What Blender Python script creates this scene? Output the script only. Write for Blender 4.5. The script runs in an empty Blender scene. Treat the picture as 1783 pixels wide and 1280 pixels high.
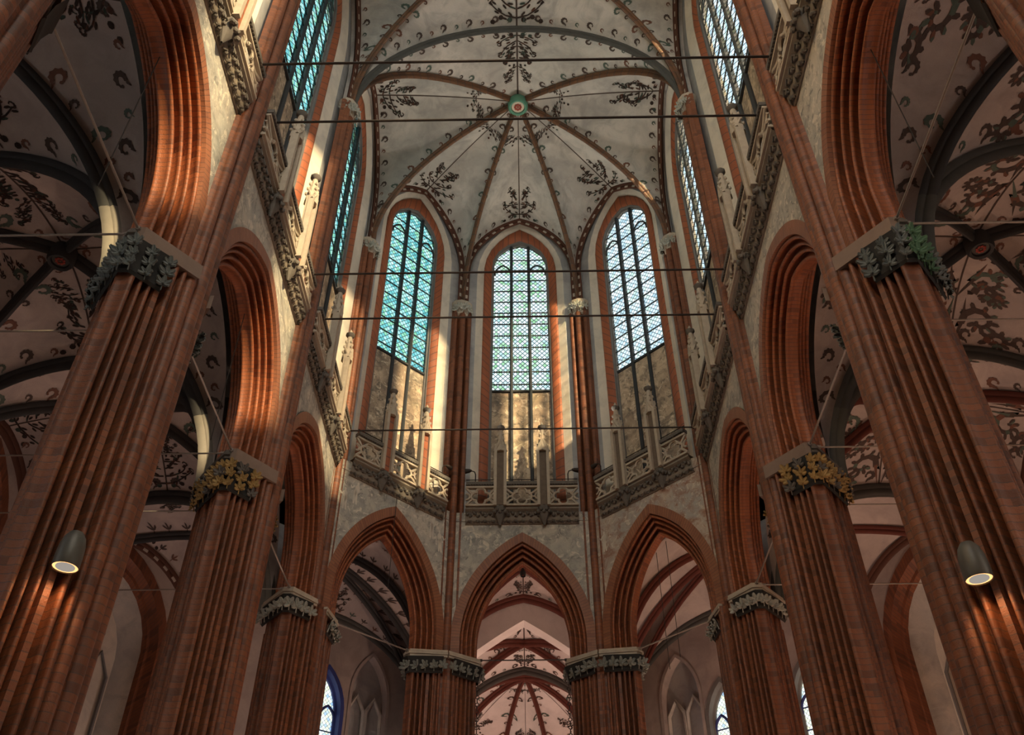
import bpy, math, random
from mathutils import Vector, Matrix
SC = bpy.context.scene
COL = SC.collection
PI = math.pi
R2 = 2 ** -0.5
rnd = random.Random(7)

# ---------------------------------------------------------------- dimensions (metres, eye height = 0)
FLOOR = -1.6
AX = 5.30                     # pier axis
HALF = 2.64                   # half a nave bay
PY = [4.09, 9.37, 14.65, 19.92]
BY = {1: 6.73, 2: 12.01, 3: 17.285}
OCY = 17.72                   # centre of the octagon
AHALF = AX * math.tan(PI / 8)  # half an apse side on the pier axis
ZCAP = 9.9                    # pier abacus top
ZC = 22.55                    # vault capital
ZB = 27.4                     # vault crown
WALL = .45                    # nave face of the spandrel, from the pier axis
GAL = 13.88                   # gallery floor

# ---------------------------------------------------------------- materials
def mat(name):
    m = bpy.data.materials.new(name); m.use_nodes = True
    nt = m.node_tree
    for n in list(nt.nodes): nt.nodes.remove(n)
    out = nt.nodes.new('ShaderNodeOutputMaterial')
    return m, nt, out

class N:
    """tiny node helper"""
    def __init__(s, nt): s.nt = nt
    def new(s, t, **k):
        n = s.nt.nodes.new(t)
        for a, b in k.items(): setattr(n, a, b)
        return n
    def link(s, a, b): s.nt.links.new(a, b)
    def val(s, sock, v):
        if hasattr(v, 'node') or isinstance(v, bpy.types.NodeSocket): s.link(v, sock)
        else: sock.default_value = v
    def math(s, op, a, b=0., c=None):
        n = s.new('ShaderNodeMath', operation=op)
        s.val(n.inputs[0], a); s.val(n.inputs[1], b)
        if c is not None: s.val(n.inputs[2], c)
        return n.outputs[0]
    def mix(s, f, a, b, mode='MIX'):
        n = s.new('ShaderNodeMix', data_type='RGBA', blend_type=mode)
        s.val(n.inputs[0], f); s.val(n.inputs[6], a); s.val(n.inputs[7], b)
        return n.outputs[2]
    def noise(s, vec, scale, detail=4., rough=.55, dist=0.):
        n = s.new('ShaderNodeTexNoise')
        n.inputs['Scale'].default_value = scale; n.inputs['Detail'].default_value = detail
        n.inputs['Roughness'].default_value = rough; n.inputs['Distortion'].default_value = dist
        if vec is not None: s.link(vec, n.inputs['Vector'])
        return n.outputs['Fac']
    def ramp(s, f, stops, interp='LINEAR'):
        n = s.new('ShaderNodeValToRGB'); n.color_ramp.interpolation = interp
        e = n.color_ramp.elements
        while len(e) < len(stops): e.new(.5)
        for i, (p, c) in enumerate(stops):
            e[i].position = p; e[i].color = c if len(c) == 4 else (*c, 1)
        s.link(f, n.inputs[0]); return n.outputs[0]
    def bump(s, h, strength, dist=.02):
        n = s.new('ShaderNodeBump'); n.inputs['Strength'].default_value = strength
        n.inputs['Distance'].default_value = dist; s.link(h, n.inputs['Height']); return n.outputs[0]

def c4(c): return (*c, 1)

def brick_mat(name, ca, cb, cc, rough=.5, course=.1, spec=.35):
    m, nt, out = mat(name); g = N(nt)
    uv = g.new('ShaderNodeUVMap').outputs[0]
    sep = g.new('ShaderNodeSeparateXYZ'); g.link(uv, sep.inputs[0])
    pos = g.new('ShaderNodeNewGeometry').outputs['Position']
    v = g.math('DIVIDE', sep.outputs[1], course)
    fr = g.math('FRACT', v); fl = g.math('FLOOR', v)
    ucell = g.math('FLOOR', g.math('ADD', g.math('DIVIDE', sep.outputs[0], .26), g.math('MULTIPLY', fl, .5)))
    comb = g.new('ShaderNodeCombineXYZ'); g.link(ucell, comb.inputs[0]); g.link(fl, comb.inputs[1])
    wn = g.new('ShaderNodeTexWhiteNoise'); g.link(comb.outputs[0], wn.inputs['Vector'])
    cw = g.new('ShaderNodeTexWhiteNoise', noise_dimensions='1D'); g.link(fl, cw.inputs['W'])
    base = g.mix(g.math('ADD', g.math('MULTIPLY', wn.outputs['Value'], .6), g.math('MULTIPLY', cw.outputs['Value'], .4)), c4(ca), c4(cb))
    base = g.mix(g.math('MULTIPLY', g.math('GREATER_THAN', wn.outputs['Value'], .86), .6), base, c4(cc))
    big = g.noise(pos, 1.1, 5, .6)
    base = g.mix(g.math('MULTIPLY', g.ramp(big, [(.35, (0, 0, 0)), (.7, (1, 1, 1))]), .55), base, c4(cc))
    fine = g.noise(pos, 26, 3, .7)
    base = g.mix(g.math('MULTIPLY', fine, .45), base, c4(tuple(x * .45 for x in ca)))
    joint = g.math('LESS_THAN', fr, .14)
    joint = g.math('MULTIPLY', joint, .6)
    col = g.mix(joint, base, c4((.07, .05, .042)))
    b = g.new('ShaderNodeBsdfPrincipled')
    g.link(col, b.inputs['Base Color']); b.inputs['Roughness'].default_value = rough
    b.inputs['Specular IOR Level'].default_value = spec
    h = g.math('SUBTRACT', g.math('MULTIPLY', fine, .5), joint)
    g.link(g.bump(h, .9, .016), b.inputs['Normal'])
    g.link(b.outputs[0], out.inputs[0]); return m

def plaster_mat(name, ca, cb, cc, scale=.8, amount=.5, rough=.85, bump=.25, hl=None):
    m, nt, out = mat(name); g = N(nt)
    pos = g.new('ShaderNodeNewGeometry').outputs['Position']
    a = g.noise(pos, scale, 6, .62, .6); b_ = g.noise(pos, scale * 2.7, 6, .62, .9); f = g.noise(pos, 38, 3, .7)
    col = g.mix(g.ramp(a, [(.40, (0, 0, 0)), (.60, (1, 1, 1))]), c4(ca), c4(cb))
    col = g.mix(g.math('MULTIPLY', g.ramp(b_, [(.46, (0, 0, 0)), (.66, (1, 1, 1))]), amount), col, c4(cc))
    if hl:
        h_ = g.noise(pos, scale * 4.2, 7, .68, 1.6)
        col = g.mix(g.ramp(h_, [(.54, (0, 0, 0)), (.62, (1, 1, 1))]), col, c4(hl))
        d_ = g.noise(pos, scale * 3.1, 7, .7, 2.2)
        col = g.mix(g.math('MULTIPLY', g.ramp(d_, [(.57, (0, 0, 0)), (.63, (1, 1, 1))]), .8), col, c4(cc))
    col = g.mix(g.math('MULTIPLY', f, .3), col, c4(tuple(x * .6 for x in ca)))
    b = g.new('ShaderNodeBsdfPrincipled'); g.link(col, b.inputs['Base Color'])
    b.inputs['Roughness'].default_value = rough; b.inputs['Specular IOR Level'].default_value = .2
    g.link(g.bump(g.math('ADD', b_, g.math('MULTIPLY', f, .4)), bump, .03), b.inputs['Normal'])
    g.link(b.outputs[0], out.inputs[0]); return m

def plain_mat(name, c, rough=.6, metal=0., var=.35, scale=14.):
    m, nt, out = mat(name); g = N(nt)
    pos = g.new('ShaderNodeNewGeometry').outputs['Position']
    f = g.noise(pos, scale, 4, .65)
    col = g.mix(g.math('MULTIPLY', f, var * 2), c4(c), c4(tuple(x * .4 for x in c)))
    b = g.new('ShaderNodeBsdfPrincipled'); g.link(col, b.inputs['Base Color'])
    b.inputs['Roughness'].default_value = rough; b.inputs['Metallic'].default_value = metal
    b.inputs['Specular IOR Level'].default_value = .25
    g.link(b.outputs[0], out.inputs[0]); return m

def dash_mat(name, c, dash):
    """dark painted moulding with a row of pale dashes, along UV v"""
    m, nt, out = mat(name); g = N(nt)
    uv = g.new('ShaderNodeUVMap').outputs[0]
    sep = g.new('ShaderNodeSeparateXYZ'); g.link(uv, sep.inputs[0])
    fr = g.math('FRACT', g.math('DIVIDE', sep.outputs[1], .42))
    d1 = g.math('LESS_THAN', fr, .40)
    d2 = g.math('LESS_THAN', g.math('ABSOLUTE', g.math('SUBTRACT', sep.outputs[0], .12)), .028)
    pos = g.new('ShaderNodeNewGeometry').outputs['Position']
    f = g.noise(pos, 9, 4, .65)
    col = g.mix(g.math('MULTIPLY', d1, d2), c4(c), c4(dash))
    col = g.mix(g.math('MULTIPLY', f, .5), col, c4(tuple(x * .4 for x in c)))
    b = g.new('ShaderNodeBsdfPrincipled'); g.link(col, b.inputs['Base Color']); b.inputs['Roughness'].default_value = .7
    b.inputs['Specular IOR Level'].default_value = .2
    g.link(b.outputs[0], out.inputs[0]); return m

def emit_mat(name, c, s):
    m, nt, out = mat(name); g = N(nt)
    e = g.new('ShaderNodeEmission'); e.inputs[0].default_value = c4(c); e.inputs[1].default_value = s
    g.link(e.outputs[0], out.inputs[0]); return m

def glass_mat(name, stops, cell=.155, lead=.16, gain=.43):
    """leaded diamond quarries: every quarry its own pale tint, daylight comes through"""
    m, nt, out = mat(name); g = N(nt)
    uv = g.new('ShaderNodeUVMap').outputs[0]
    sep = g.new('ShaderNodeSeparateXYZ'); g.link(uv, sep.inputs[0])
    x = g.math('DIVIDE', sep.outputs[0], cell); y = g.math('DIVIDE', sep.outputs[1], cell * 1.12)
    a = g.math('ADD', x, y); b_ = g.math('SUBTRACT', x, y)
    fa, fb = g.math('FRACT', a), g.math('FRACT', b_)
    comb = g.new('ShaderNodeCombineXYZ'); g.link(g.math('FLOOR', a), comb.inputs[0]); g.link(g.math('FLOOR', b_), comb.inputs[1])
    wn = g.new('ShaderNodeTexWhiteNoise'); g.link(comb.outputs[0], wn.inputs['Vector'])
    big = g.noise(uv, .55, 4, .6, .4)
    f = g.math('ADD', g.math('MULTIPLY', wn.outputs['Value'], .45), g.math('MULTIPLY', big, .62))
    col = g.ramp(g.math('SUBTRACT', f, .06), stops)
    ld = g.math('MAXIMUM', g.math('LESS_THAN', fa, lead), g.math('LESS_THAN', fb, lead))
    col = g.mix(g.math('MULTIPLY', ld, .9), col, c4((.035, .055, .06)))
    mul = g.mix(1., col, c4((gain, gain, gain)), 'MULTIPLY')
    t = g.new('ShaderNodeBsdfTransparent'); g.link(mul, t.inputs[0])
    gl = g.new('ShaderNodeBsdfGlossy'); gl.inputs['Roughness'].default_value = .2; gl.inputs[0].default_value = (.5, .5, .5, 1)
    mx = g.new('ShaderNodeMixShader'); mx.inputs[0].default_value = .04
    g.link(t.outputs[0], mx.inputs[1]); g.link(gl.outputs[0], mx.inputs[2])
    g.link(mx.outputs[0], out.inputs[0]); return m

M = {}
M['brick'] = brick_mat('brick', (.31, .108, .046), (.195, .064, .03), (.085, .036, .023))
M['brickarch'] = brick_mat('brick_arch', (.40, .125, .046), (.28, .082, .032), (.14, .046, .024), course=.085)
M['brickband'] = brick_mat('brick_band', (.36, .15, .075), (.29, .11, .055), (.22, .085, .05), course=.075)
M['brickorder'] = brick_mat('brick_order', (.42, .13, .055), (.34, .10, .045), (.28, .085, .04), course=.3)
M['fresco'] = plaster_mat('faded_fresco', (.38, .365, .325), (.52, .465, .38), (.17, .17, .16), .9, .75, hl=(.66, .59, .48))
M['frescored'] = plaster_mat('fresco_rust', (.38, .35, .31), (.50, .40, .31), (.28, .12, .07), 1.1, .8, hl=(.60, .52, .42))
M['plaster'] = plaster_mat('plaster', (.46, .44, .40), (.60, .55, .47), (.26, .25, .24), .7, .5)
M['cream'] = plaster_mat('cream_plaster', (.60, .54, .44), (.70, .63, .52), (.36, .34, .31), .6, .4)
M['grey'] = plaster_mat('grey_plaster', (.34, .34, .335), (.44, .43, .41), (.22, .22, .225), .6, .5)
M['vault'] = plaster_mat('vault_plaster', (.40, .375, .335), (.56, .52, .46), (.24, .23, .215), .55, .55)
M['aisle'] = plaster_mat('aisle_plaster', (.36, .30, .27), (.46, .385, .34), (.24, .20, .19), .5, .45)
M['panel'] = plaster_mat('stained_plaster', (.33, .25, .18), (.60, .47, .33), (.10, .09, .08), .9, .8, hl=(.72, .60, .44))
M['white'] = plaster_mat('white_plaster', (.62, .57, .53), (.70, .64, .60), (.46, .42, .40), .6, .3)
M['paint'] = plain_mat('dark_brown_paint', (.075, .052, .042), .8, 0, .25)
M['paintred'] = plain_mat('rust_paint', (.16, .075, .05), .8, 0, .25)
M['paintgreen'] = plain_mat('green_grey_paint', (.09, .12, .095), .8, 0, .25)
M['ribbrown'] = brick_mat('rib_brown', (.20, .095, .045), (.15, .065, .032), (.08, .045, .028), course=.3)
M['ribgrey'] = plain_mat('rib_grey_green', (.085, .082, .072), .7, 0, .35, 4.)
M['ribpale'] = plain_mat('rib_pale', (.24, .215, .18), .8, 0, .3, 5.)
M['ribdark'] = plain_mat('rib_dark', (.05, .048, .047), .7, 0, .3, 5.)
M['ribred'] = plain_mat('rib_red_brown', (.15, .045, .03), .7, 0, .3, 5.)
M['dash'] = dash_mat('dashed_moulding', (.10, .042, .026), (.55, .48, .40))
M['stone'] = plain_mat('pale_stone', (.52, .44, .34), .8, 0, .35, 7.)
M['stonedark'] = plain_mat('dark_stone', (.16, .14, .12), .85, 0, .4, 9.)
M['recess'] = plain_mat('brown_recess', (.20, .15, .11), .85, 0, .4, 9.)
M['cornice'] = plain_mat('weathered_stone', (.27, .225, .175), .85, 0, .4, 9.)
M['leafmid'] = plain_mat('weathered_leaf_stone', (.26, .27, .235), .7, 0, .35, 10.)
M['abacus'] = plain_mat('plain_abacus_stone', (.24, .165, .125), .8, 0, .25, 5.)
M['leafgrey'] = plain_mat('grey_green_leaf_stone', (.17, .185, .17), .6, 0, .4, 10.)
M['leafgreen'] = plain_mat('green_leaf_paint', (.10, .20, .11), .6, 0, .4, 10.)
M['leafgold'] = plain_mat('gilded_leaf', (.42, .27, .10), .5, .2, .35, 12.)
M['leafpale'] = plain_mat('pale_leaf_stone', (.42, .42, .36), .7, 0, .35, 10.)
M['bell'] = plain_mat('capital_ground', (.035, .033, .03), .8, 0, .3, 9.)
M['iron'] = plain_mat('iron', (.045, .035, .03), .55, .4, .3, 20.)
M['ironpale'] = plain_mat('worn_iron', (.34, .29, .25), .5, .5, .3, 20.)
M['lead'] = plain_mat('lead_grey', (.05, .055, .06), .6, .2, .2, 9.)
M['jamb'] = plain_mat('grey_jamb_stone', (.20, .19, .18), .8, 0, .3, 5.)
M['bluelit_frame'] = plain_mat('bluelit_tracery', (.05, .07, .26), .6, 0, .25, 5.)  # blue window light on the tracery put into its colour
M['floor'] = plain_mat('brick_floor', (.30, .19, .13), .7, 0, .3, 2.)
M['shell'] = plain_mat('lamp_shell', (.13, .12, .10), .45, .3, .2, 12.)
M['bossgreen'] = plain_mat('boss_green', (.12, .30, .20), .6, 0, .3, 12.)
M['bosswhite'] = plain_mat('boss_cream', (.62, .52, .40), .7, 0, .2, 12.)
M['bossred'] = plain_mat('boss_red', (.32, .06, .04), .7, 0, .2, 12.)
M['lampring'] = emit_mat('lamp_ring', (1., .46, .17), 1.5)
M['lampdisc'] = emit_mat('lamp_disc', (.62, .55, .48), .42)
W_ = (.92, .95, .97)
M['glassL'] = glass_mat('glass_teal', [(.15, (.10, .36, .36)), (.36, (.16, .52, .52)), (.52, (.55, .86, .84)), (.64, (.24, .58, .34)), (.78, (.80, .95, .92)), (.9, (.36, .66, .72))], .165, .2)
M['glassC'] = glass_mat('glass_pale', [(.15, (.30, .55, .50)), (.34, (.78, .88, .92)), (.48, (1., 1., 1.)), (.62, (.32, .60, .30)), (.74, (.98, .96, .92)), (.9, (.55, .72, .80))], .165, .25)
M['glassR'] = glass_mat('glass_white', [(.15, (.30, .45, .50)), (.38, (.62, .74, .82)), (.55, (.95, .95, .93)), (.72, (.55, .72, .60)), (.9, (.9, .88, .86))], .165, .2)
M['glassB'] = glass_mat('glass_quarry_yellow', [(.15, (.35, .50, .75)), (.36, (.95, .85, .55)), (.55, (1., .97, .92)), (.75, (.95, .72, .45)), (.9, (.55, .66, .95))], .12, .12)

# ---------------------------------------------------------------- mesh builder
class MB:
    def __init__(s): s.v = []; s.f = []; s.m = []; s.uv = []
    def quad(s, p, mi=0, uv=None):
        i = len(s.v); s.v += [tuple(q) for q in p]; s.f.append(tuple(range(i, i + len(p)))); s.m.append(mi)
        s.uv.append(uv or [(q[0] + q[1], q[2]) for q in p])
    def grid(s, P, UV=None, mi=0, mis=None, closed=False):
        """P[i][j]; mis gives the material of column j"""
        nr, nc = len(P), len(P[0]); b = len(s.v)
        for r in P: s.v += [tuple(q) for q in r]
        for i in range(nr - 1):
            for j in range(nc if closed else nc - 1):
                k = (j + 1) % nc
                s.f.append((b + i * nc + j, b + i * nc + k, b + (i + 1) * nc + k, b + (i + 1) * nc + j))
                s.m.append(mis[j] if mis else mi)
                if UV:
                    u2 = UV[i][k] if k else (UV[i][j][0] + .1, UV[i][j][1])
                    u3 = UV[i + 1][k] if k else (UV[i + 1][j][0] + .1, UV[i + 1][j][1])
                    s.uv.append([UV[i][j], u2, u3, UV[i + 1][j]])
                else:
                    s.uv.append([(P[a][c][0] + P[a][c][1], P[a][c][2]) for a, c in ((i, j), (i, k), (i + 1, k), (i + 1, j))])
    def box(s, c, sx, sy, sz, ax=None, mi=0):
        """c centre, ax = (x axis, y axis, z axis) unit vectors"""
        c = Vector(c); ax = ax or (Vector((1, 0, 0)), Vector((0, 1, 0)), Vector((0, 0, 1)))
        X, Y, Z = [Vector(a) * d / 2 for a, d in zip(ax, (sx, sy, sz))]
        p = [c + X * i + Y * j + Z * k for k in (-1, 1) for j in (-1, 1) for i in (-1, 1)]
        for q in ((0, 2, 3, 1), (4, 5, 7, 6), (0, 1, 5, 4), (2, 6, 7, 3), (0, 4, 6, 2), (1, 3, 7, 5)):
            s.quad([p[i] for i in q], mi)
    def tube(s, pts, r, n=6, mi=0, caps=True):
        pts = [Vector(p) for p in pts]; rings = []; UV = []; L = 0; up = None
        for i, p in enumerate(pts):
            t = (pts[min(i + 1, len(pts) - 1)] - pts[max(i - 1, 0)]).normalized()
            if up is None:
                up = Vector((0, 0, 1)) if abs(t.z) < .9 else Vector((1, 0, 0))
            a = (up - t * up.dot(t)).normalized(); b = t.cross(a); up = a
            if i: L += (p - pts[i - 1]).length
            rr = r[i] if isinstance(r, (list, tuple)) else r
            rings.append([p + a * math.cos(2 * PI * k / n) * rr + b * math.sin(2 * PI * k / n) * rr for k in range(n)])
            UV.append([(2 * PI * rr * k / n, L) for k in range(n)])
        s.grid(rings, UV, mi, closed=True)
        if caps:
            s.quad(rings[0][::-1], mi); s.quad(rings[-1], mi)
    def lathe(s, c, prof, n=12, mi=0, mis=None, ax=None):
        c = Vector(c); X, Y, Z = ax or (Vector((1, 0, 0)), Vector((0, 1, 0)), Vector((0, 0, 1)))
        rows = [[c + X * r * math.cos(2 * PI * k / n) + Y * r * math.sin(2 * PI * k / n) + Z * z for k in range(n)] for r, z in prof]
        for i in range(len(rows) - 1):
            s.grid(rows[i:i + 2], None, mis[i] if mis else mi, closed=True)
    def blob(s, c, rx, ry, rz, ax=None, n=6, mi=0):
        s.lathe(c, [(0.001, -rz)] + [(math.cos(a) * rx, math.sin(a) * rz) for a in (-.9, -.3, .3, .9)] + [(.001, rz)], n, mi, ax=ax)
    def prism(s, poly, z0, z1, mi=0, caps=True, vstart=0.):
        """poly: list of (x,y) closed"""
        n = len(poly); L = [0.]
        for i in range(n): L.append(L[-1] + math.dist(poly[i], poly[(i + 1) % n]))
        for i in range(n):
            a, b = poly[i], poly[(i + 1) % n]
            s.quad([(*a, z0), (*b, z0), (*b, z1), (*a, z1)], mi, [(L[i], z0), (L[i + 1], z0), (L[i + 1], z1), (L[i], z1)])
        if caps:
            s.quad([(*p, z1) for p in poly], mi); s.quad([(*p, z0) for p in poly][::-1], mi)
    def build(s, name, mats, parent=None, smooth=True, angle=40, merge=True):
        me = bpy.data.meshes.new(name); me.from_pydata(s.v, [], s.f)
        for k in (mats if isinstance(mats, (list, tuple)) else [mats]): me.materials.append(M[k])
        me.polygons.foreach_set('material_index', s.m)
        ul = me.uv_layers.new(name='UVMap')
        ul.data.foreach_set('uv', [x for fc in s.uv for q in fc for x in q])
        if merge:
            import bmesh
            bm = bmesh.new(); bm.from_mesh(me)
            bmesh.ops.remove_doubles(bm, verts=bm.verts, dist=.0004)
            bmesh.ops.recalc_face_normals(bm, faces=bm.faces)
            bm.to_mesh(me); bm.free()
        if smooth:
            me.polygons.foreach_set('use_smooth', [True] * len(me.polygons))
            try: me.set_sharp_from_angle(angle=math.radians(angle))
            except Exception: pass
        me.update()
        o = bpy.data.objects.new(name, me); COL.objects.link(o)
        if parent is not None: o.parent = parent; o.matrix_parent_inverse = Matrix.Translation(parent.location).inverted()
        return o

def tag(o, label, cat, group=None, kind=None):
    o['label'] = label; o['category'] = cat
    if group: o['group'] = group
    if kind: o['kind'] = kind
    return o
def thing(name, loc, label, cat, group=None, kind=None):
    o = bpy.data.objects.new(name, None); COL.objects.link(o); o.location = loc; o.empty_display_size = .2
    return tag(o, label, cat, group, kind)

class Fr:
    """frame of one wall: s along it, w towards the nave, z up; origin on the pier axis"""
    def __init__(f, o, n):
        f.o = Vector((*o, 0)); f.n = Vector((*n, 0)); f.s = Vector((n[1], -n[0], 0))
    def p(f, s, w, z): return f.o + f.s * s + f.n * w + Vector((0, 0, z))
    def ax(f): return (f.s, f.n, Vector((0, 0, 1)))
    def loc(f, z=0): return f.o + Vector((0, 0, z))

FR = {}
for i, y in BY.items():
    FR['L', i] = Fr((-AX, y), (1, 0)); FR['R', i] = Fr((AX, y), (-1, 0))
FR['C', 4] = Fr((0, OCY + AX), (0, -1))
FR['L', 4] = Fr((-AX * R2, OCY + AX * R2), (R2, -R2))
FR['R', 4] = Fr((AX * R2, OCY + AX * R2), (-R2, -R2))
APSE = [('L', 4), ('C', 4), ('R', 4)]
NAVE = [(sd, i) for i in (1, 2, 3) for sd in 'LR']
SIDE = {'L': 'left', 'R': 'right', 'C': 'middle'}

# ---------------------------------------------------------------- profiles
DA, DB = (.34, .57), (.95, .05)      # the stepped face of a pier runs from the nave shaft to the arch soffit
def wavy(a, b, els, gd=.12):
    """els: list of (kind, width)  r = roll, g = groove, f = flat; returns points from a to b"""
    ax, ay = a; dx, dy = b[0] - a[0], b[1] - a[1]; L = math.hypot(dx, dy); dx /= L; dy /= L
    mx, my = -dy, dx
    if mx + my < 0: mx, my = -mx, -my
    tot = sum(w for _, w in els); k = L / tot; pos = 0; pts = [(ax, ay)]
    for kind, w in els:
        w *= k
        if kind == 'r':
            for j in range(0, 8):
                t = PI * j / 7; q = pos + w / 2 - math.cos(t) * w / 2; h = math.sin(t) * w * .7
                pts.append((ax + dx * q + mx * h, ay + dy * q + my * h))
        elif kind == 'g':
            for t, h in ((.12, -.75), (.5, -1.0), (.88, -.75)):
                pts.append((ax + dx * (pos + w * t) + mx * h * gd, ay + dy * (pos + w * t) + my * h * gd))
        else:
            pts += [(ax + dx * (pos + .01), ay + dy * (pos + .01)), (ax + dx * (pos + w - .01), ay + dy * (pos + w - .01))]
        pos += w
    pts.append(b); return pts
ELS = [('g', .07), ('r', .08), ('g', .07), ('r', .09), ('g', .07), ('f', .11), ('g', .06), ('r', .075), ('g', .07), ('r', .07), ('g', .07), ('r', .10)]
DIAG = wavy(DA, DB, ELS)
HALFP = DIAG + [(u, -w) for u, w in DIAG[::-1]]
UB = .29                              # outer edge of the flat brick band round an arch
AD = (.555, .40)
ELA = [('r', .075), ('g', .085), ('r', .065), ('g', .085), ('r', .07), ('g', .085), ('r', .08)]
ARCHD = wavy(AD, DB, ELA, .15)
NB = 2
ARCHP = [(UB, WALL + .025), (.54, WALL + .025), (.545, .36)] + ARCHD + [(u, -w) for u, w in ARCHD[::-1]] + [(.54, -WALL), (UB, -WALL)]

def roll_bundle(hw=.3, nose=.66, base=.40):
    """three rolls with hollows, as (t across, w out) from -hw to +hw"""
    pts = [(-hw - .04, base - .1), (-hw - .02, base)]
    def roll(c, w, r, a0=-100, a1=100, n=8):
        for j in range(n + 1):
            a = math.radians(90 - (a0 + (a1 - a0) * j / n))
            pts.append((c + math.cos(a) * r, w + math.sin(a) * r))
    k = hw / .3
    roll(-.225 * k, base + .06, .066 * k, -115, 115)
    pts.append((-.135 * k, base - .09))
    roll(0, nose - .095 * k, .095 * k, -125, 125, 10)
    pts.append((.135 * k, base - .09))
    roll(.225 * k, base + .06, .066 * k, -115, 115)
    pts += [(hw + .02, base), (hw + .04, base - .1)]
    return pts

def arch_half(a, z0, zs, za, n=18):
    """(s, z) from the foot (a, z0) up the jamb and the arc to the crown (0, za), even spacing"""
    h = za - zs; raw = [(a, z0)]
    if zs > z0 + 1e-4:
        for k in range(1, 9): raw.append((a, z0 + (zs - z0) * k / 8))
    if h >= a:
        r = (a * a + h * h) / (2 * a); c = a - r; t1 = math.acos(max(-1, min(1, -c / r)))
        for k in range(1, 41): t = t1 * k / 40; raw.append((c + r * math.cos(t), zs + r * math.sin(t)))
    else:
        for k in range(1, 41): t = PI / 2 * k / 40; raw.append((a * math.cos(t), zs + h * math.sin(t)))
    return resample(raw, n)
def resample(raw, n):
    raw = [Vector(p) for p in raw]; L = [0.]
    for i in range(1, len(raw)): L.append(L[-1] + (raw[i] - raw[i - 1]).length)
    out = []; j = 0
    for k in range(n + 1):
        d = L[-1] * k / n
        while j < len(L) - 2 and L[j + 1] < d: j += 1
        t = (d - L[j]) / max(1e-9, L[j + 1] - L[j]); out.append(raw[j].lerp(raw[j + 1], min(1, t)))
    return out
def mirror_full(h):
    return [(-p[0], p[1]) for p in h] + [(p[0], p[1]) for p in h[::-1][1:]]

def ell(cx, cy, rx, ry, ang, n=7):
    ca, sa = math.cos(ang), math.sin(ang)
    return [(cx + rx * math.cos(t) * ca - ry * math.sin(t) * sa, cy + rx * math.cos(t) * sa + ry * math.sin(t) * ca) for t in [2 * PI * k / n for k in range(n)]]
def stroke(pts, w0, w1):
    out = []
    for i in range(len(pts) - 1):
        a, b = pts[i], pts[i + 1]; dx, dy = b[0] - a[0], b[1] - a[1]; l = math.hypot(dx, dy) or 1
        nx, ny = -dy / l, dx / l; u = i / (len(pts) - 1); v = (i + 1) / (len(pts) - 1)
        wa, wb = w0 + (w1 - w0) * u, w0 + (w1 - w0) * v
        out.append([(a[0] + nx * wa, a[1] + ny * wa), (a[0] - nx * wa, a[1] - ny * wa), (b[0] - nx * wb, b[1] - ny * wb), (b[0] + nx * wb, b[1] + ny * wb)])
    return out
# ---------------------------------------------------------------- piers
def arch_geo(k):
    """half span, springing, crown of the arcade arch at the outer edge UB"""
    return (HALF, 10.55, 13.30) if k < 4 else (AHALF, 10.3, 13.50)
def leaf(mb, pos, out, size, mi, seed):
    """a lobed leaf laid against the bell, its tips rolled outwards"""
    r = random.Random(seed); up = Vector((0, 0, 1)); side = up.cross(out).normalized(); pos = Vector(pos)
    tw = r.uniform(-.5, .5); c0 = pos + up * size * .45 + out * size * .12
    for k in range(5):
        a = (k - 2) * 1.0 + tw; ln = size * (.62 - .07 * abs(k - 2)) * r.uniform(.85, 1.15)
        d = (up * math.cos(a) + side * math.sin(a)).normalized(); lat = d.cross(out).normalized()
        rows = []
        for t, wd, o in ((-.15, .07, .0), (.25, .15, .10), (.6, .19, .18), (.9, .12, .30), (1.02, .03, .22)):
            c = c0 + d * ln * t + out * size * o; w = size * wd
            rows.append([c - lat * w - out * (.07 * size), c - lat * w * .5 + out * size * .05, c + out * size * .015, c + lat * w * .5 + out * size * .05, c + lat * w - out * (.07 * size)])
        mb.grid(rows, None, mi)
    mb.tube([pos - up * size * .05, pos + up * size * .2 + out * size * .05, c0], size * .05, 5, mi)
    mb.blob(c0 + out * size * .12, size * .12, size * .12, size * .12, n=6, mi=mi)

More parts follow.
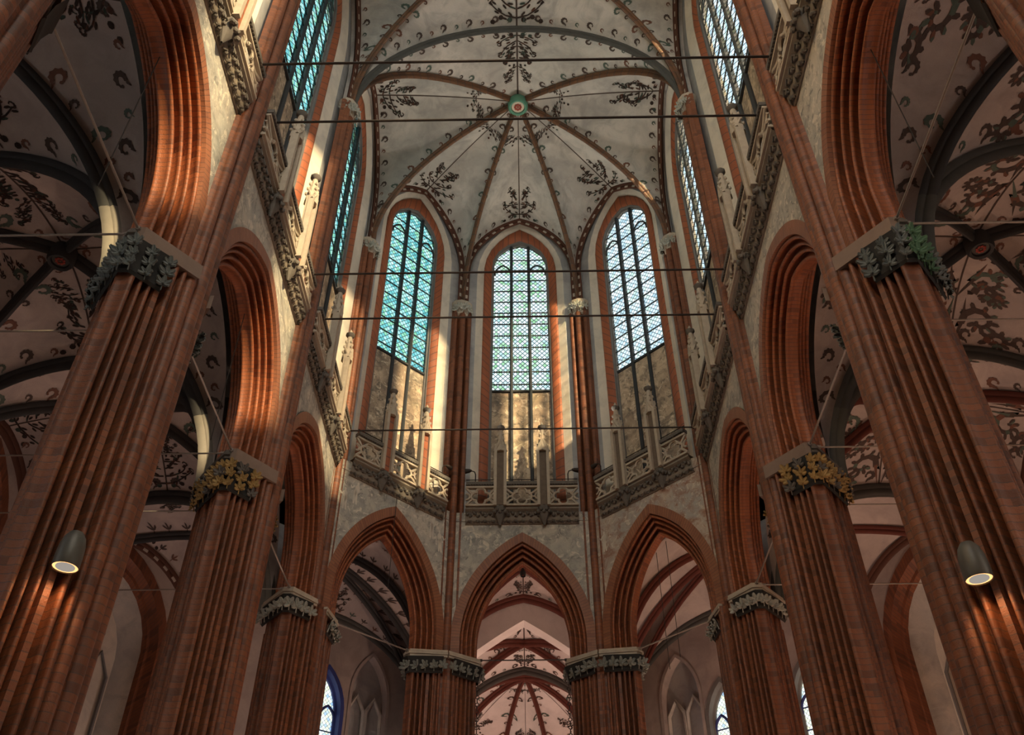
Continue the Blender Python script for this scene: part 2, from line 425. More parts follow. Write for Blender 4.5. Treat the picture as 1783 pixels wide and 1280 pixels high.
def half_frames(k):
    return k
PIERLAB = {
    ('L', 0): 'brick pier cut off by the top left corner of the photo',
    ('R', 0): 'brick pier cut off by the top right corner of the photo',
    ('L', 1): 'massive clustered brick pier in the left foreground with grey leaf capital',
    ('R', 1): 'massive clustered brick pier in the right foreground with green leaf capital',
    ('L', 2): 'second clustered brick pier on the left, with a gilded leaf capital',
    ('R', 2): 'second clustered brick pier on the right, with a gilded leaf capital',
    ('L', 3): 'third brick pier on the left, at the corner where the apse begins',
    ('R', 3): 'third brick pier on the right, at the corner where the apse begins',
    ('L', 4): 'brick pier left of the middle apse arch, with a band of small leaves',
    ('R', 4): 'brick pier right of the middle apse arch, with a band of small leaves'}
SHAFTTOP = {}
def make_pier(sd, i):
    sg = -1 if sd == 'L' else 1
    if i < 4: c = Vector((sg * AX, PY[i], 0))
    else: c = Vector((sg * AHALF, OCY + AX, 0))
    nn = Vector((-sg, 0, 0)); nd = Vector((-sg * R2, -R2, 0)); nc = Vector((0, -1, 0))
    along = lambda n, toward: (lambda t: t if t.dot(toward) > 0 else -t)(Vector((n.y, -n.x, 0)))
    back, fwd = Vector((0, -1, 0)), Vector((0, 1, 0))
    if i < 3: halves = [(nn, back), (nn, fwd)]; bis = nn
    elif i == 3: halves = [(nn, back), (nd, along(nd, fwd))]; bis = (nn + nd).normalized()
    else: halves = [(nd, along(nd, back)), (nc, Vector((-sg, 0, 0)))]; bis = (nd + nc).normalized()
    t = thing('pier', c + Vector((0, 0, FLOOR)), PIERLAB[sd, i], 'pier', 'brick piers')
    P = lambda u, w, d, n: (c + d * u + n * w)
    mb = MB()
    for n, d in halves:
        poly = [P(-.05, .60, d, n)] + [P(u, w, d, n) for u, w in HALFP] + [P(-.05, -.60, d, n)]
        mb.prism([(p.x, p.y) for p in poly], FLOOR, ZCAP - .05)
    # aisle side shaft
    tb = Vector((bis.y, -bis.x, 0))
    pr = roll_bundle(.26, .80, .58)
    mb.prism([((c + tb * a - bis * b).x, (c + tb * a - bis * b).y) for a, b in pr], FLOOR, 9.3)
    mb.build('pier_body', 'brick', t, angle=50)
    # plinth
    mb = MB(); mb.lathe(c, [(1.25, FLOOR), (1.25, FLOOR + .5), (1.12, FLOOR + .62), (.9, FLOOR + .66)], 8); mb.build('plinth', 'stonedark', t, smooth=False)
    # vault shaft running up the wall
    ns = .69 if i < 3 else .64
    pr = roll_bundle(.36 if i < 3 else .33, ns, .50 if i < 3 else .46)
    mb = MB(); mb.prism([((c + tb * a + bis * b).x, (c + tb * a + bis * b).y) for a, b in pr], FLOOR + .05, ZC)
    mb.build('vault_shaft', 'brick', t, angle=50)
    SHAFTTOP[sd, i] = c + bis * (ns - .21)
    # leaf capital of the vault shaft
    cap = MB(); cc = c + bis * (ns - .2)
    rows = []
    for z, k in ((ZC - .42, .27), (ZC - .2, .29), (ZC - .06, .36), (ZC + .02, .40), (ZC + .10, .40)):
        rows.append([cc + tb * math.cos(a) * k * .95 + bis * math.sin(a) * k * .75 + Vector((0, 0, z)) for a in [2 * PI * j / 10 for j in range(10)]])
    cap.grid(rows, None, 0, closed=True); cap.quad(rows[-1], 0); cap.quad(rows[0], 0)
    for j in range(9):
        a = PI * (j - .5) / 8; o = (tb * math.cos(a) + bis * math.sin(a)).normalized()
        leaf(cap, cc + o * .26 + Vector((0, 0, ZC - .42 + .12 * (j % 2))), o, .26, 1, j + i * 31)
    cap.build('shaft_capital', ['stone', 'leafpale' if i >= 2 else 'stone'], t, merge=False)
    # pier capital: dark bell, leaves in two rows, moulded or plain abacus
    leafm = {0: 'leafgrey', 1: 'leafgrey', 2: 'leafgold', 3: 'leafpale', 4: 'leafgrey'}[i]
    z0, z1 = (9.1, 9.68) if i < 3 else (9.34, 9.72)
    big = i < 3
    bell = MB(); lv = MB()
    for n, d in halves:
        f0 = .42 if big else (.3 if i == 3 else .02)
        st = (DA[0] + (DB[0] - DA[0]) * f0, DA[1] + (DB[1] - DA[1]) * f0)
        line = [st, (.97, .07), (.97, -.07), (.27, -.64)]
        dense = []
        for a, b in zip(line, line[1:]):
            m = max(1, int(math.dist(a, b) / .17))
            dense += [(a[0] + (b[0] - a[0]) * q / m, a[1] + (b[1] - a[1]) * q / m) for q in range(m)]
        dense.append(line[-1])
        rows = []
        for z, k in ((z0 - .02, .05), (z0 + .03, .085), (z0 + .06, .075), (z0 + (z1 - z0) * .55, .09), (z1 - .05, .14), (z1, .17)):
            row = []
            for u, w in dense:
                l = math.hypot(u, w); row.append(P(u + u / l * k, w + w / l * k, d, n) + Vector((0, 0, z)))
            rows.append(row)
        bell.grid(rows, None, 0)
        q = 0
        for rowz, sz in (((z0 + .0, .22), (z0 + .17, .23), (z0 + .34, .22)) if big else ((z0 + .03, .27),)):
            for j, (u, w) in enumerate(dense):
                if i == 0: continue
                l = math.hypot(u, w); off = .09 + .022 * q
                pos = P(u + u / l * off, w + w / l * off, d, n) + Vector((0, 0, rowz))
                o = (d * u + n * w).normalized()
                mi = 0
                if i == 1 and sd == 'R' and j in (3, 4, 5): mi = 1
                if i == 2 and (j * 3 + q) % 5 == 0: mi = 1
                leaf(lv, pos, o, sz * rnd.uniform(.85, 1.1), mi, j * 7 + q * 131 + i * 17)
            q += 1
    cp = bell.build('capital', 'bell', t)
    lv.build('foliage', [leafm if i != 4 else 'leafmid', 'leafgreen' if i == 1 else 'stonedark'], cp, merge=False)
    ab = MB(); am = MB()
    for n, d in halves:
        if big:
            poly = [(.30, .50), (.30, .70), (1.06, .10), (1.06, .0), (.1, .0)]
            ab.prism([tuple(P(u, w, d, n).xy) for u, w in poly], 9.70, 9.97)
            poly = [(.95, .0), (1.08, .0), (1.08, -.10), (.30, -.76), (.1, -.76), (.1, 0)]
        else:
            poly = [(.10, .0), (.45, .55) if i == 3 else (.30, .68), (1.07, .11), (1.07, -.11), (.30, -.76), (.1, -.76)]
        for zz, g in ((9.74, .0), (9.80, .035), (9.87, .0)):
            am.prism([tuple(P(u * (1 + g), w * (1 + g), d, n).xy) for u, w in poly], zz, zz + .055)
    if big: ab.build('abacus', 'abacus', cp, smooth=False)
    am.build('cap_moulding', 'stonedark' if big else 'stone', cp, smooth=False)
for sd in 'LR':
    for i in range(5): make_pier(sd, i)

# ---------------------------------------------------------------- arcade arches and the walls over them
def arcade_path(k, u, w, f, n=20):
    half, zs, za = arch_geo(k); a0 = half - UB; h = za - zs
    r0 = (a0 * a0 + h * h) / (2 * a0); c = a0 - r0
    r = r0 - (u - UB)
    t1 = math.acos(max(-1, min(1, -c / r)))
    half_ = [(half - u, 9.9), (half - u, (9.9 + zs) / 2)] + [(c + r * math.cos(t1 * q / n), zs + r * math.sin(t1 * q / n)) for q in range(n + 1)]
    return mirror_full(half_)
ARCHLAB = {('L', 1): 'nearest brick arch on the left, cut by the top edge of the photo',
           ('R', 1): 'nearest brick arch on the right, cut by the top edge of the photo',
           ('L', 2): 'brick arch between the first and second pier on the left',
           ('R', 2): 'brick arch between the first and second pier on the right',
           ('L', 3): 'narrow looking brick arch beside the left end of the apse',
           ('R', 3): 'narrow looking brick arch beside the right end of the apse',
           ('L', 4): 'pointed brick arch of the apse, left of the middle one',
           ('C', 4): 'middle pointed brick arch of the apse, facing the camera',
           ('R', 4): 'pointed brick arch of the apse, right of the middle one'}
for key in NAVE + APSE:
    f = FR[key]; k = key[1]
    t = thing('arcade_arch', f.loc(ZCAP), ARCHLAB[key], 'arch', 'arcade arches')
    cols = [arcade_path(k, u, w, f) for u, w in ARCHP]
    npt = len(cols[0])
    L = [0.]; mid = cols[len(cols) // 4]
    for j in range(1, npt): L.append(L[-1] + math.dist(mid[j], mid[j - 1]))
    du = [0.]
    for a, b in zip(ARCHP, ARCHP[1:]): du.append(du[-1] + math.dist(a, b))
    P = [[f.p(cols[q][j][0], ARCHP[q][1], cols[q][j][1]) for q in range(len(ARCHP))] for j in range(npt)]
    UV = [[(du[q], L[j]) for q in range(len(ARCHP))] for j in range(npt)]
    mb = MB(); mb.grid([r[:NB + 1] for r in P], [r[:NB + 1] for r in UV]); mb.build('voussoir_band', 'brickband', t, angle=50)
    mb = MB(); mb.grid([r[NB:] for r in P], [r[NB:] for r in UV]); mb.build('moulded_orders', 'brickarch', t, angle=50)

def spandrel(mb, f, k, w, ztop, mi=0, shaft=.0):
    half = arch_geo(k)[0]; path = arcade_path(k, UB + .01, w, f)
    top = [(max(-half, min(half, s)), ztop) for s, z in path]
    P = [[f.p(s, w, z) for s, z in path], [f.p(s, w, z) for s, z in top]]
    mb.grid(P, [[(s, z) for s, z in path], [(s, z) for s, z in top]], mi)
    for sg in (-1, 1):
        q = [(sg * (half - UB - .01), 9.9), (sg * (half + .25), 9.9), (sg * (half + .25), ztop), (sg * (half - UB - .01), ztop)]
        mb.quad([f.p(s, w, z) for s, z in q], mi)
walls = {s: MB() for s in 'LR'}
for key in NAVE:
    spandrel(walls[key[0]], FR[key], key[1], WALL, GAL + .3); spandrel(walls[key[0]], FR[key], key[1], -WALL, 15.2, 1)
wl = {}
apw = MB()
for key in APSE:
    spandrel(apw, FR[key], 4, WALL, GAL + .3, 0 if key[0] != 'R' else 2); spandrel(apw, FR[key], 4, -WALL, 15.2, 1)

# ---------------------------------------------------------------- clerestory: niche, brick order, glass
NICHE = {   # a, w, spring, crown
    4: dict(face=[(2.02, .27, 24.35, 27.62), (1.55, .27, 24.4, 27.34)], splay=[(1.55, .27, 24.4, 27.34), (1.31, .12, 24.75, 27.02)],
            order=[(1.31, .12), (1.29, .15), (1.24, .155), (1.06, .10), (1.03, .06)], jamb=[(1.03, .06), (1.0, .05), (1.0, .0), (.95, -.02), (.95, -.12)], glass=.95),
    1: dict(face=[(2.62, .27, 24.2, 27.62), (2.10, .27, 24.3, 27.34)], splay=[(2.10, .27, 24.3, 27.34), (1.68, .10, 24.6, 27.0)],
            order=[(1.68, .10), (1.66, .13), (1.58, .135), (1.42, .08), (1.38, .03)], jamb=[(1.38, .03), (1.30, .02), (1.30, -.02), (1.22, -.04), (1.22, -.12)], glass=1.22)}
WG = -.06
ZSILL = 19.1
WINLAB = {('L', 1): 'clerestory window on the left above the nearest arch', ('R', 1): 'clerestory window on the right above the nearest arch',
          ('L', 2): 'teal clerestory window at the top left, above the left foreground arch', ('R', 2): 'white glowing clerestory window at the top right, above the right foreground arch',
          ('L', 3): 'thin looking teal window left of the apse, seen edge on', ('R', 3): 'thin looking white window right of the apse, seen edge on',
          ('L', 4): 'teal lancet window of the apse, left of the middle window', ('C', 4): 'middle lancet window of the apse with pale leaded glass', ('R', 4): 'pale blue lancet window of the apse, right of the middle window'}
GL = {'L': 'glassL', 'C': 'glassC', 'R': 'glassR'}
def zs_za(a, d):
    """springing and crown of the inner curves, by half width"""
    g = d['glass']; s2 = d['splay'][1]; t = (a - g) / (s2[0] - g)
    return (25.15 + (s2[2] - 25.15) * t, 26.25 + (s2[3] - 26.25) * t)
def sweep(mb, f, prof, z0, mi=0, n=26):
    cols = [mirror_full(arch_half(a, z0, zs, za, n)) for a, w, zs, za in prof]
    L = [0.]
    for j in range(1, len(cols[0])): L.append(L[-1] + math.dist(cols[0][j], cols[0][j - 1]))
    du = [0.]
    for a, b in zip(prof, prof[1:]): du.append(du[-1] + math.dist(a[:2], b[:2]))
    mb.grid([[f.p(cols[q][j][0], prof[q][1], cols[q][j][1]) for q in range(len(prof))] for j in range(len(cols[0]))],
            [[(du[q], L[j]) for q in range(len(prof))] for j in range(len(cols[0]))], mi)
def arch_z(a, zs, za, s):
    h = za - zs; s = abs(s)
    if h >= a:
        r = (a * a + h * h) / (2 * a); c = a - r
        return zs + math.sqrt(max(0, r * r - (s - c) ** 2))
    return zs + h * math.sqrt(max(0, 1 - (s / a) ** 2))
def pane(mb, f, a, w, zb, zs, za, n=26, mi=0):
    h = arch_half(a, zb, zs, za, n)
    P = [[f.p(-s, w, z), f.p(s, w, z)] for s, z in h]
    mb.grid(P, [[(-s, z), (s, z)] for s, z in h], mi)
for n_, key in enumerate([k for k in APSE[::-1]] + [k for k in NAVE]):
    f = FR[key]; d = NICHE[4 if key[1] == 4 else 1]; sd = key[0]
    t = thing('window_%d' % (n_ + 1), f.loc(ZSILL), WINLAB[key], 'window', 'clerestory windows', 'structure')
    g = d['glass']; zs, za = zs_za(g, d)
    mb = MB(); sweep(mb, f, d['face'], GAL)
    a0, w0, zs0, za0 = d['face'][0]; hf = HALF + .05 if key[1] < 4 else 2.13
    oc = mirror_full(arch_half(a0, GAL, zs0, za0, 26))           # solid wall round and above the niche
    mb.grid([[f.p(s, w0, z) for s, z in oc], [f.p(s / a0 * hf, w0, z) if z < zs0 else f.p(max(-hf, min(hf, s / a0 * hf)), w0, 29.4) for s, z in oc]])
    for sg in (-1, 1): mb.quad([f.p(sg * (a0 - .02), w0, GAL), f.p(sg * hf, w0, GAL), f.p(sg * hf, w0, 29.4), f.p(sg * (a0 - .02), w0, 29.4)])
    mb.build('wall_face', 'grey', t)
    mb = MB(); sweep(mb, f, d['splay'], GAL); mb.build('splayed_reveal', 'cream', t)
    mb = MB(); sweep(mb, f, [(a, w, *zs_za(a, d)) for a, w in d['order']], GAL); mb.build('brick_order', 'brickorder', t, angle=60)
    mb = MB(); sweep(mb, f, [(a, w, *zs_za(a, d)) for a, w in d['jamb']], GAL); mb.build('jamb_moulding', 'jamb', t, angle=30)
    mb = MB(); pane(mb, f, g, WG, ZSILL, zs, za); mb.build('glass_pane', GL[sd], t, smooth=False)
    mb = MB(); mb.quad([f.p(-g, WG, GAL), f.p(g, WG, GAL), f.p(g, WG, ZSILL), f.p(-g, WG, ZSILL)]); mb.build('blind_panel', 'panel', t, smooth=False)
    for s in (-g / 3, g / 3):
        mb = MB(); zt = arch_z(g, zs, za, s)
        rows = []
        for z in (GAL, zt): rows.append([f.p(s + a, WG + b, z) for a, b in ((-.055, -.05), (-.055, .05), (-.02, .1), (.02, .1), (.055, .05), (.055, -.05))])
        mb.grid(rows, None, 0, closed=True); mb.build('mullion', 'lead', t, smooth=False)
    mb = MB(); z = ZSILL
    mb.box(f.p(0, WG + .02, ZSILL), 2 * g, .09, .07, f.ax())
    z += .30
    while z < za - .25:
        wd = g
        if z > zs:
            lo, hi = 0, g
            for _ in range(20):
                m_ = (lo + hi) / 2
                if arch_z(g, zs, za, m_) > z: lo = m_
                else: hi = m_
            wd = lo
        mb.box(f.p(0, WG + .015, z), 2 * wd, .03, .035, f.ax()); z += .55
    for s0 in (-2 * g / 3, 2 * g / 3):            # small pointed heads of the outer lights
        a = g / 3 - .03
        pts = mirror_full(arch_half(a, zs - .5, zs - .42, zs + .02, 8))
        mb.tube([f.p(s0 + s, WG + .02, z) for s, z in pts], .035, 5)
    mb.build('glazing_bars', 'lead', t, smooth=False)

# gallery walk floor and wall body between niche and arcade
def gallery_floor(mb, f, half, mi):
    mb.quad([f.p(-half, WALL + .02, GAL), f.p(half, WALL + .02, GAL), f.p(half, -WALL, GAL), f.p(-half, -WALL, GAL)], mi)
    mb.quad([f.p(-half, -.5, GAL), f.p(half, -.5, GAL), f.p(half, -.5, 15.2), f.p(-half, -.5, 15.2)], mi)
for key in NAVE: gallery_floor(walls[key[0]], FR[key], HALF, 1)
for key in APSE: gallery_floor(apw, FR[key], AHALF, 1)
# rear part of the nave, behind the camera: plain wall, window sills lowered so sun reaches the left arches
for sd, sg in (('L', -1), ('R', 1)):
    w = walls[sd]; X = sg * 4.95; ZR = 17.0
    def slab(y0, y1, z0, z1): w.box((X + sg * .25, (y0 + y1) / 2, (z0 + z1) / 2), .5, y1 - y0, z1 - z0, None, 1)
    slab(-6.5, 4.09 - .9, FLOOR, ZR)
    for yc in (-3.83, 1.45):
        slab(yc - HALF, yc - 1.22, ZR, 28.2); slab(yc + 1.22, yc + HALF, ZR, 28.2); slab(yc - 1.22, yc + 1.22, 26.0, 28.2)
        w.quad([(X + sg * .4, yc - 1.3, ZR - .1), (X + sg * .4, yc + 1.3, ZR - .1), (X + sg * .4, yc + 1.3, 26.1), (X + sg * .4, yc - 1.3, 26.1)], 2)
    slab(3.19, 4.09, GAL, ZSILL)
    slab(3.19, 4.09, GAL, ZSILL)
    w.box((sg * 4.6, -6.6, 13.), 1.2, .3, 29.4, None, 1); w.box((sg * 2.5, -6.6, 7.5), 5., .3, 18.4, None, 1)  # unseen west wall, added to block low daylight and keep the piers darker
    # top of the wall over the windows so that no daylight leaks past the vault
    w.box((sg * 5.9, 9.3, 28.4), .3, 31., 1.4, None, 1)
    o = w.build('wall_left' if sd == 'L' else 'wall_right', ['fresco', 'plaster', GL[sd]])
    tag(o, 'plastered %s wall of the nave above the brick arches' % SIDE[sd], 'wall', None, 'structure')
def figure(h, r):
    """a pale standing painted figure"""
    lean = r.uniform(-.06, .06); x = lambda y: lean * y / h
    out = [ell(x(h * .91), h * .91, h * .055, h * .075, 0, 8), ell(x(h * .7), h * .68, h * .11, h * .19, 0, 9)]
    out += stroke([(0, h * .62), (-.03 * h, h * .3), (-.07 * h, 0)], h * .075, h * .035) + stroke([(0, h * .62), (.05 * h, h * .3), (.06 * h, 0)], h * .075, h * .035)
    sg = r.choice((-1, 1)); out += stroke([(sg * .08 * h, h * .78), (sg * .2 * h, h * .62), (sg * .26 * h, h * .74)], h * .035, h * .025)
    return out
for key in APSE:
    f = FR[key]; r = random.Random(ord(key[0]))
    for s0, z0 in (((-1.62, 12.75), (-1.30, 13.05), (1.62, 12.72), (1.32, 13.0)) if key[0] == 'L' else ((1.62, 12.72),) if key[0] == 'R' else ()):
        for pl in figure(r.uniform(.62, .78), r): apw.quad([f.p(s0 + a, WALL + .006, z0 + b) for a, b in pl], 3)
o = apw.build('wall_apse', ['fresco', 'plaster', 'frescored', 'cream']); tag(o, 'apse wall with faded fresco between the arches and the gallery', 'wall', None, 'structure')

# ---------------------------------------------------------------- painted ornament (2D, local)
def curl(sz, flip=1):
    """a crocket: a leaf rolled into a hook with a scalloped back, foot at y = 0"""
    out = []; cx, cy, R = .1, .95, .62; prev = None
    for k in range(17):
        u = k / 16; a = math.radians(-115 + 300 * u)
        th = .40 * math.sin(PI * min(1., .18 + u * .80)) + .05
        ro = R * (1.16 if k % 2 else .98); ri = R - th
        p = [(flip * sz * (cx + r * math.cos(a)), sz * (cy + r * math.sin(a))) for r in (ri, ro)]
        if prev: out.append([prev[0], prev[1], p[1], p[0]])
        prev = p
    e = prev; out.append(ell((e[0][0] + e[1][0]) / 2, (e[0][1] + e[1][1]) / 2, sz * .15, sz * .15, 0, 7))
    out += stroke([(flip * sz * -.45, 0), (flip * sz * -.3, sz * .25), (flip * sz * -.12, sz * .4)], sz * .05, sz * .14)
    return out
def trefoil(sz):
    return [ell(0, sz * .9, sz * .45, sz * .14, PI / 2, 6), ell(-sz * .35, sz * .75, sz * .42, sz * .13, PI * .78, 6), ell(sz * .35, sz * .75, sz * .42, sz * .13, PI * .22, 6), ell(0, sz * .3, sz * .3, sz * .07, PI / 2, 6)]
def bouquet(sz, seed, rich=1.):
    r = random.Random(seed); out = []
    def both(pl):
        for p in pl:
            out.append(p); out.append([(-x, y) for x, y in p])
    out.extend(stroke([(0, -sz * .05), (0, sz * .5), (0, sz * 1.1)], sz * .022, sz * .01))
    for k in range(int(5 * rich)):
        y0 = sz * (.05 + .2 * k); a = r.uniform(.15, .8); ln = sz * r.uniform(.55, .95) * (1 - .1 * k)
        pts = []; x, y = 0, y0; ang = a
        for q in range(7):
            pts.append((x, y)); x += math.cos(ang) * ln / 6; y += math.sin(ang) * ln / 6; ang += r.uniform(.02, .38)
        both(stroke(pts, sz * .02, sz * .012))
        for q in range(1, 7):
            px, py = pts[q]; both([ell(px + r.uniform(-.04, .04) * sz, py + sz * .065 * (1 if q % 2 else -1), sz * .075, sz * .026, r.uniform(.2, 1.4), 6)])
        px, py = pts[-1]; cu = curl(sz * .10, 1 if k % 2 else -1)
        both([[(px + x_, py + y_ - sz * .05) for x_, y_ in p] for p in cu])
    for k in range(3): both([ell(sz * (.16 + .2 * k), sz * (.02 + .08 * (k % 2)), sz * .06, sz * .06, 0, 7)])
    return out
def scroll(sz, seed):
    """big paired acanthus scrolls"""
    out = []; r = random.Random(seed)
    for sg in (-1, 1):
        for base, rr in (((sg * .42, .45), .34), ((sg * .38, 1.15), .27), ((sg * .85, .1), .22)):
            pts = [(sz * (base[0] + sg * rr * (1 - .09 * k) * math.cos(math.radians(200 - 38 * k))), sz * (base[1] + rr * (1 - .09 * k) * math.sin(math.radians(200 - 38 * k)))) for k in range(11)]
            out += stroke(pts, sz * .07, sz * .03)
            for k in range(0, 10):
                a = math.radians(200 - 38 * k); R_ = rr * 1.28 * (1 - .07 * k)
                out.append(ell(sz * (base[0] + sg * R_ * math.cos(a)), sz * (base[1] + R_ * math.sin(a)), sz * .09, sz * .05, a * sg, 6))
        out += stroke([(0, -sz * .15), (sg * sz * .12, sz * .4), (0, sz * .9), (0, sz * 1.6)], sz * .05, sz * .02)
    return out

# ---------------------------------------------------------------- vaults
def rib_curve(p, z0, b, zb, n=18, th=80, stilt=0.):
    tm = math.radians(th); raw = [(0, z0)]
    if stilt: raw.append((0, z0 + stilt))
    for k in range(1, 41):
        t = tm * k / 40
        raw.append(((1 - math.cos(t)) / (1 - math.cos(tm)), z0 + stilt + (zb - z0 - stilt) * math.sin(t) / math.sin(tm)))
    L = math.dist(p, b); raw = [(h * L, z) for h, z in raw]
    return [Vector((p[0] + (b[0] - p[0]) * h / L, p[1] + (b[1] - p[1]) * h / L, z)) for h, z in resample(raw, n)]
def side_curve(pa, pb, z0, zs, za, n=18):
    """two halves of the arch on the side a-b, each from its own foot to the crown"""
    a = math.dist(pa, pb) / 2; h = arch_half(a, z0, zs, za, n); mid = ((pa[0] + pb[0]) / 2, (pa[1] + pb[1]) / 2)
    A = [Vector((mid[0] + (pa[0] - mid[0]) * s / a, mid[1] + (pa[1] - mid[1]) * s / a, z)) for s, z in h]
    B = [Vector((mid[0] + (pb[0] - mid[0]) * s / a, mid[1] + (pb[1] - mid[1]) * s / a, z)) for s, z in h]
    return A, B
def rib_sweep(mb, pts, wd, dp, inner, mi=0):
    """moulded rib hanging under the web along pts; inner = a point inside the room"""
    UV = []; P = []; L = 0
    prof = [(-.5, .05), (-.5, -.30), (-.30, -.42), (-.34, -.62), (-.18, -.95), (0, -1.05), (.18, -.95), (.34, -.62), (.30, -.42), (.5, -.30), (.5, .05)]
    for i, p in enumerate(pts):
        t = (pts[min(i + 1, len(pts) - 1)] - pts[max(i - 1, 0)]).normalized()
        hor = Vector((t.x, t.y, 0))
        if hor.length < 1e-3:
            q = pts[-1] - pts[0]; hor = Vector((q.x, q.y, 0))
        hor.normalize(); sd_ = Vector((-hor.y, hor.x, 0)); nn = sd_.cross(t).normalized()
        if nn.dot(inner - p) > 0: nn = -nn
        if i: L += (p - pts[i - 1]).length
        P.append([p + sd_ * a * wd + nn * b * dp for a, b in prof]); UV.append([(k * .04, L) for k in range(len(prof))])
    mb.grid(P, UV, mi)
class Web:
    """half a web between a rib and half a side arch"""
    def __init__(s, Rb, Sd, bulge, inner):
        s.R, s.S, s.B, s.I = Rb, Sd, bulge, inner; s.n = len(Rb) - 1
    def at(s, t, q):
        t = max(0., min(1., t)); x = t * s.n; i = min(int(x), s.n - 1); f = x - i
        a = s.R[i].lerp(s.R[i + 1], f); b = s.S[i].lerp(s.S[i + 1], f)
        p = a.lerp(b, q); p.z += s.B * math.sin(PI * max(0, min(1, q))) * t; return p
    def grid(s, nq=6):
        return [[s.at(i / s.n, j / nq) for j in range(nq + 1)] for i in range(s.n + 1)]
    def motif(s, mb, polys, t0, q0, mi, flipx=1, rot=0., clip=True):
        e = .01; ts = t0; t0 = max(.02, min(.985, t0)); tc = t0
        p = s.at(t0, q0)
        dt = (s.at(t0 + e, q0) - s.at(t0 - e, q0)) / (2 * e); dq = (s.at(t0, q0 + e) - s.at(t0, q0 - e)) / (2 * e)
        n = dt.cross(dq)
        if n.length < 1e-6: return
        n.normalize()
        if n.dot(s.I - p) < 0: n = -n
        X = dt.normalized(); Y = (dq - X * dq.dot(X)).normalized()      # X along the rib, Y away from it
        # local metric
        a11, a12, a22 = dt.dot(X), dq.dot(X), dq.dot(Y)
        cr, sr = math.cos(rot), math.sin(rot)
        for poly in polys:
            pts = []
            for x, y in poly:
                x *= flipx; x, y = x * cr - y * sr, x * sr + y * cr
                q = y / a22; tt = (x - a12 * q) / a11
                if clip: qq = min(1.0, max(.0, q0 + q))
                else: qq = q0 + q
                if ts + tt > 1.0: tt = 1.0 - ts
                pts.append(s.at(ts + tt, qq) + n * .014)
            mb.quad(pts, mi)
def curve_len(c): return sum((c[i + 1] - c[i]).length for i in range(len(c) - 1))

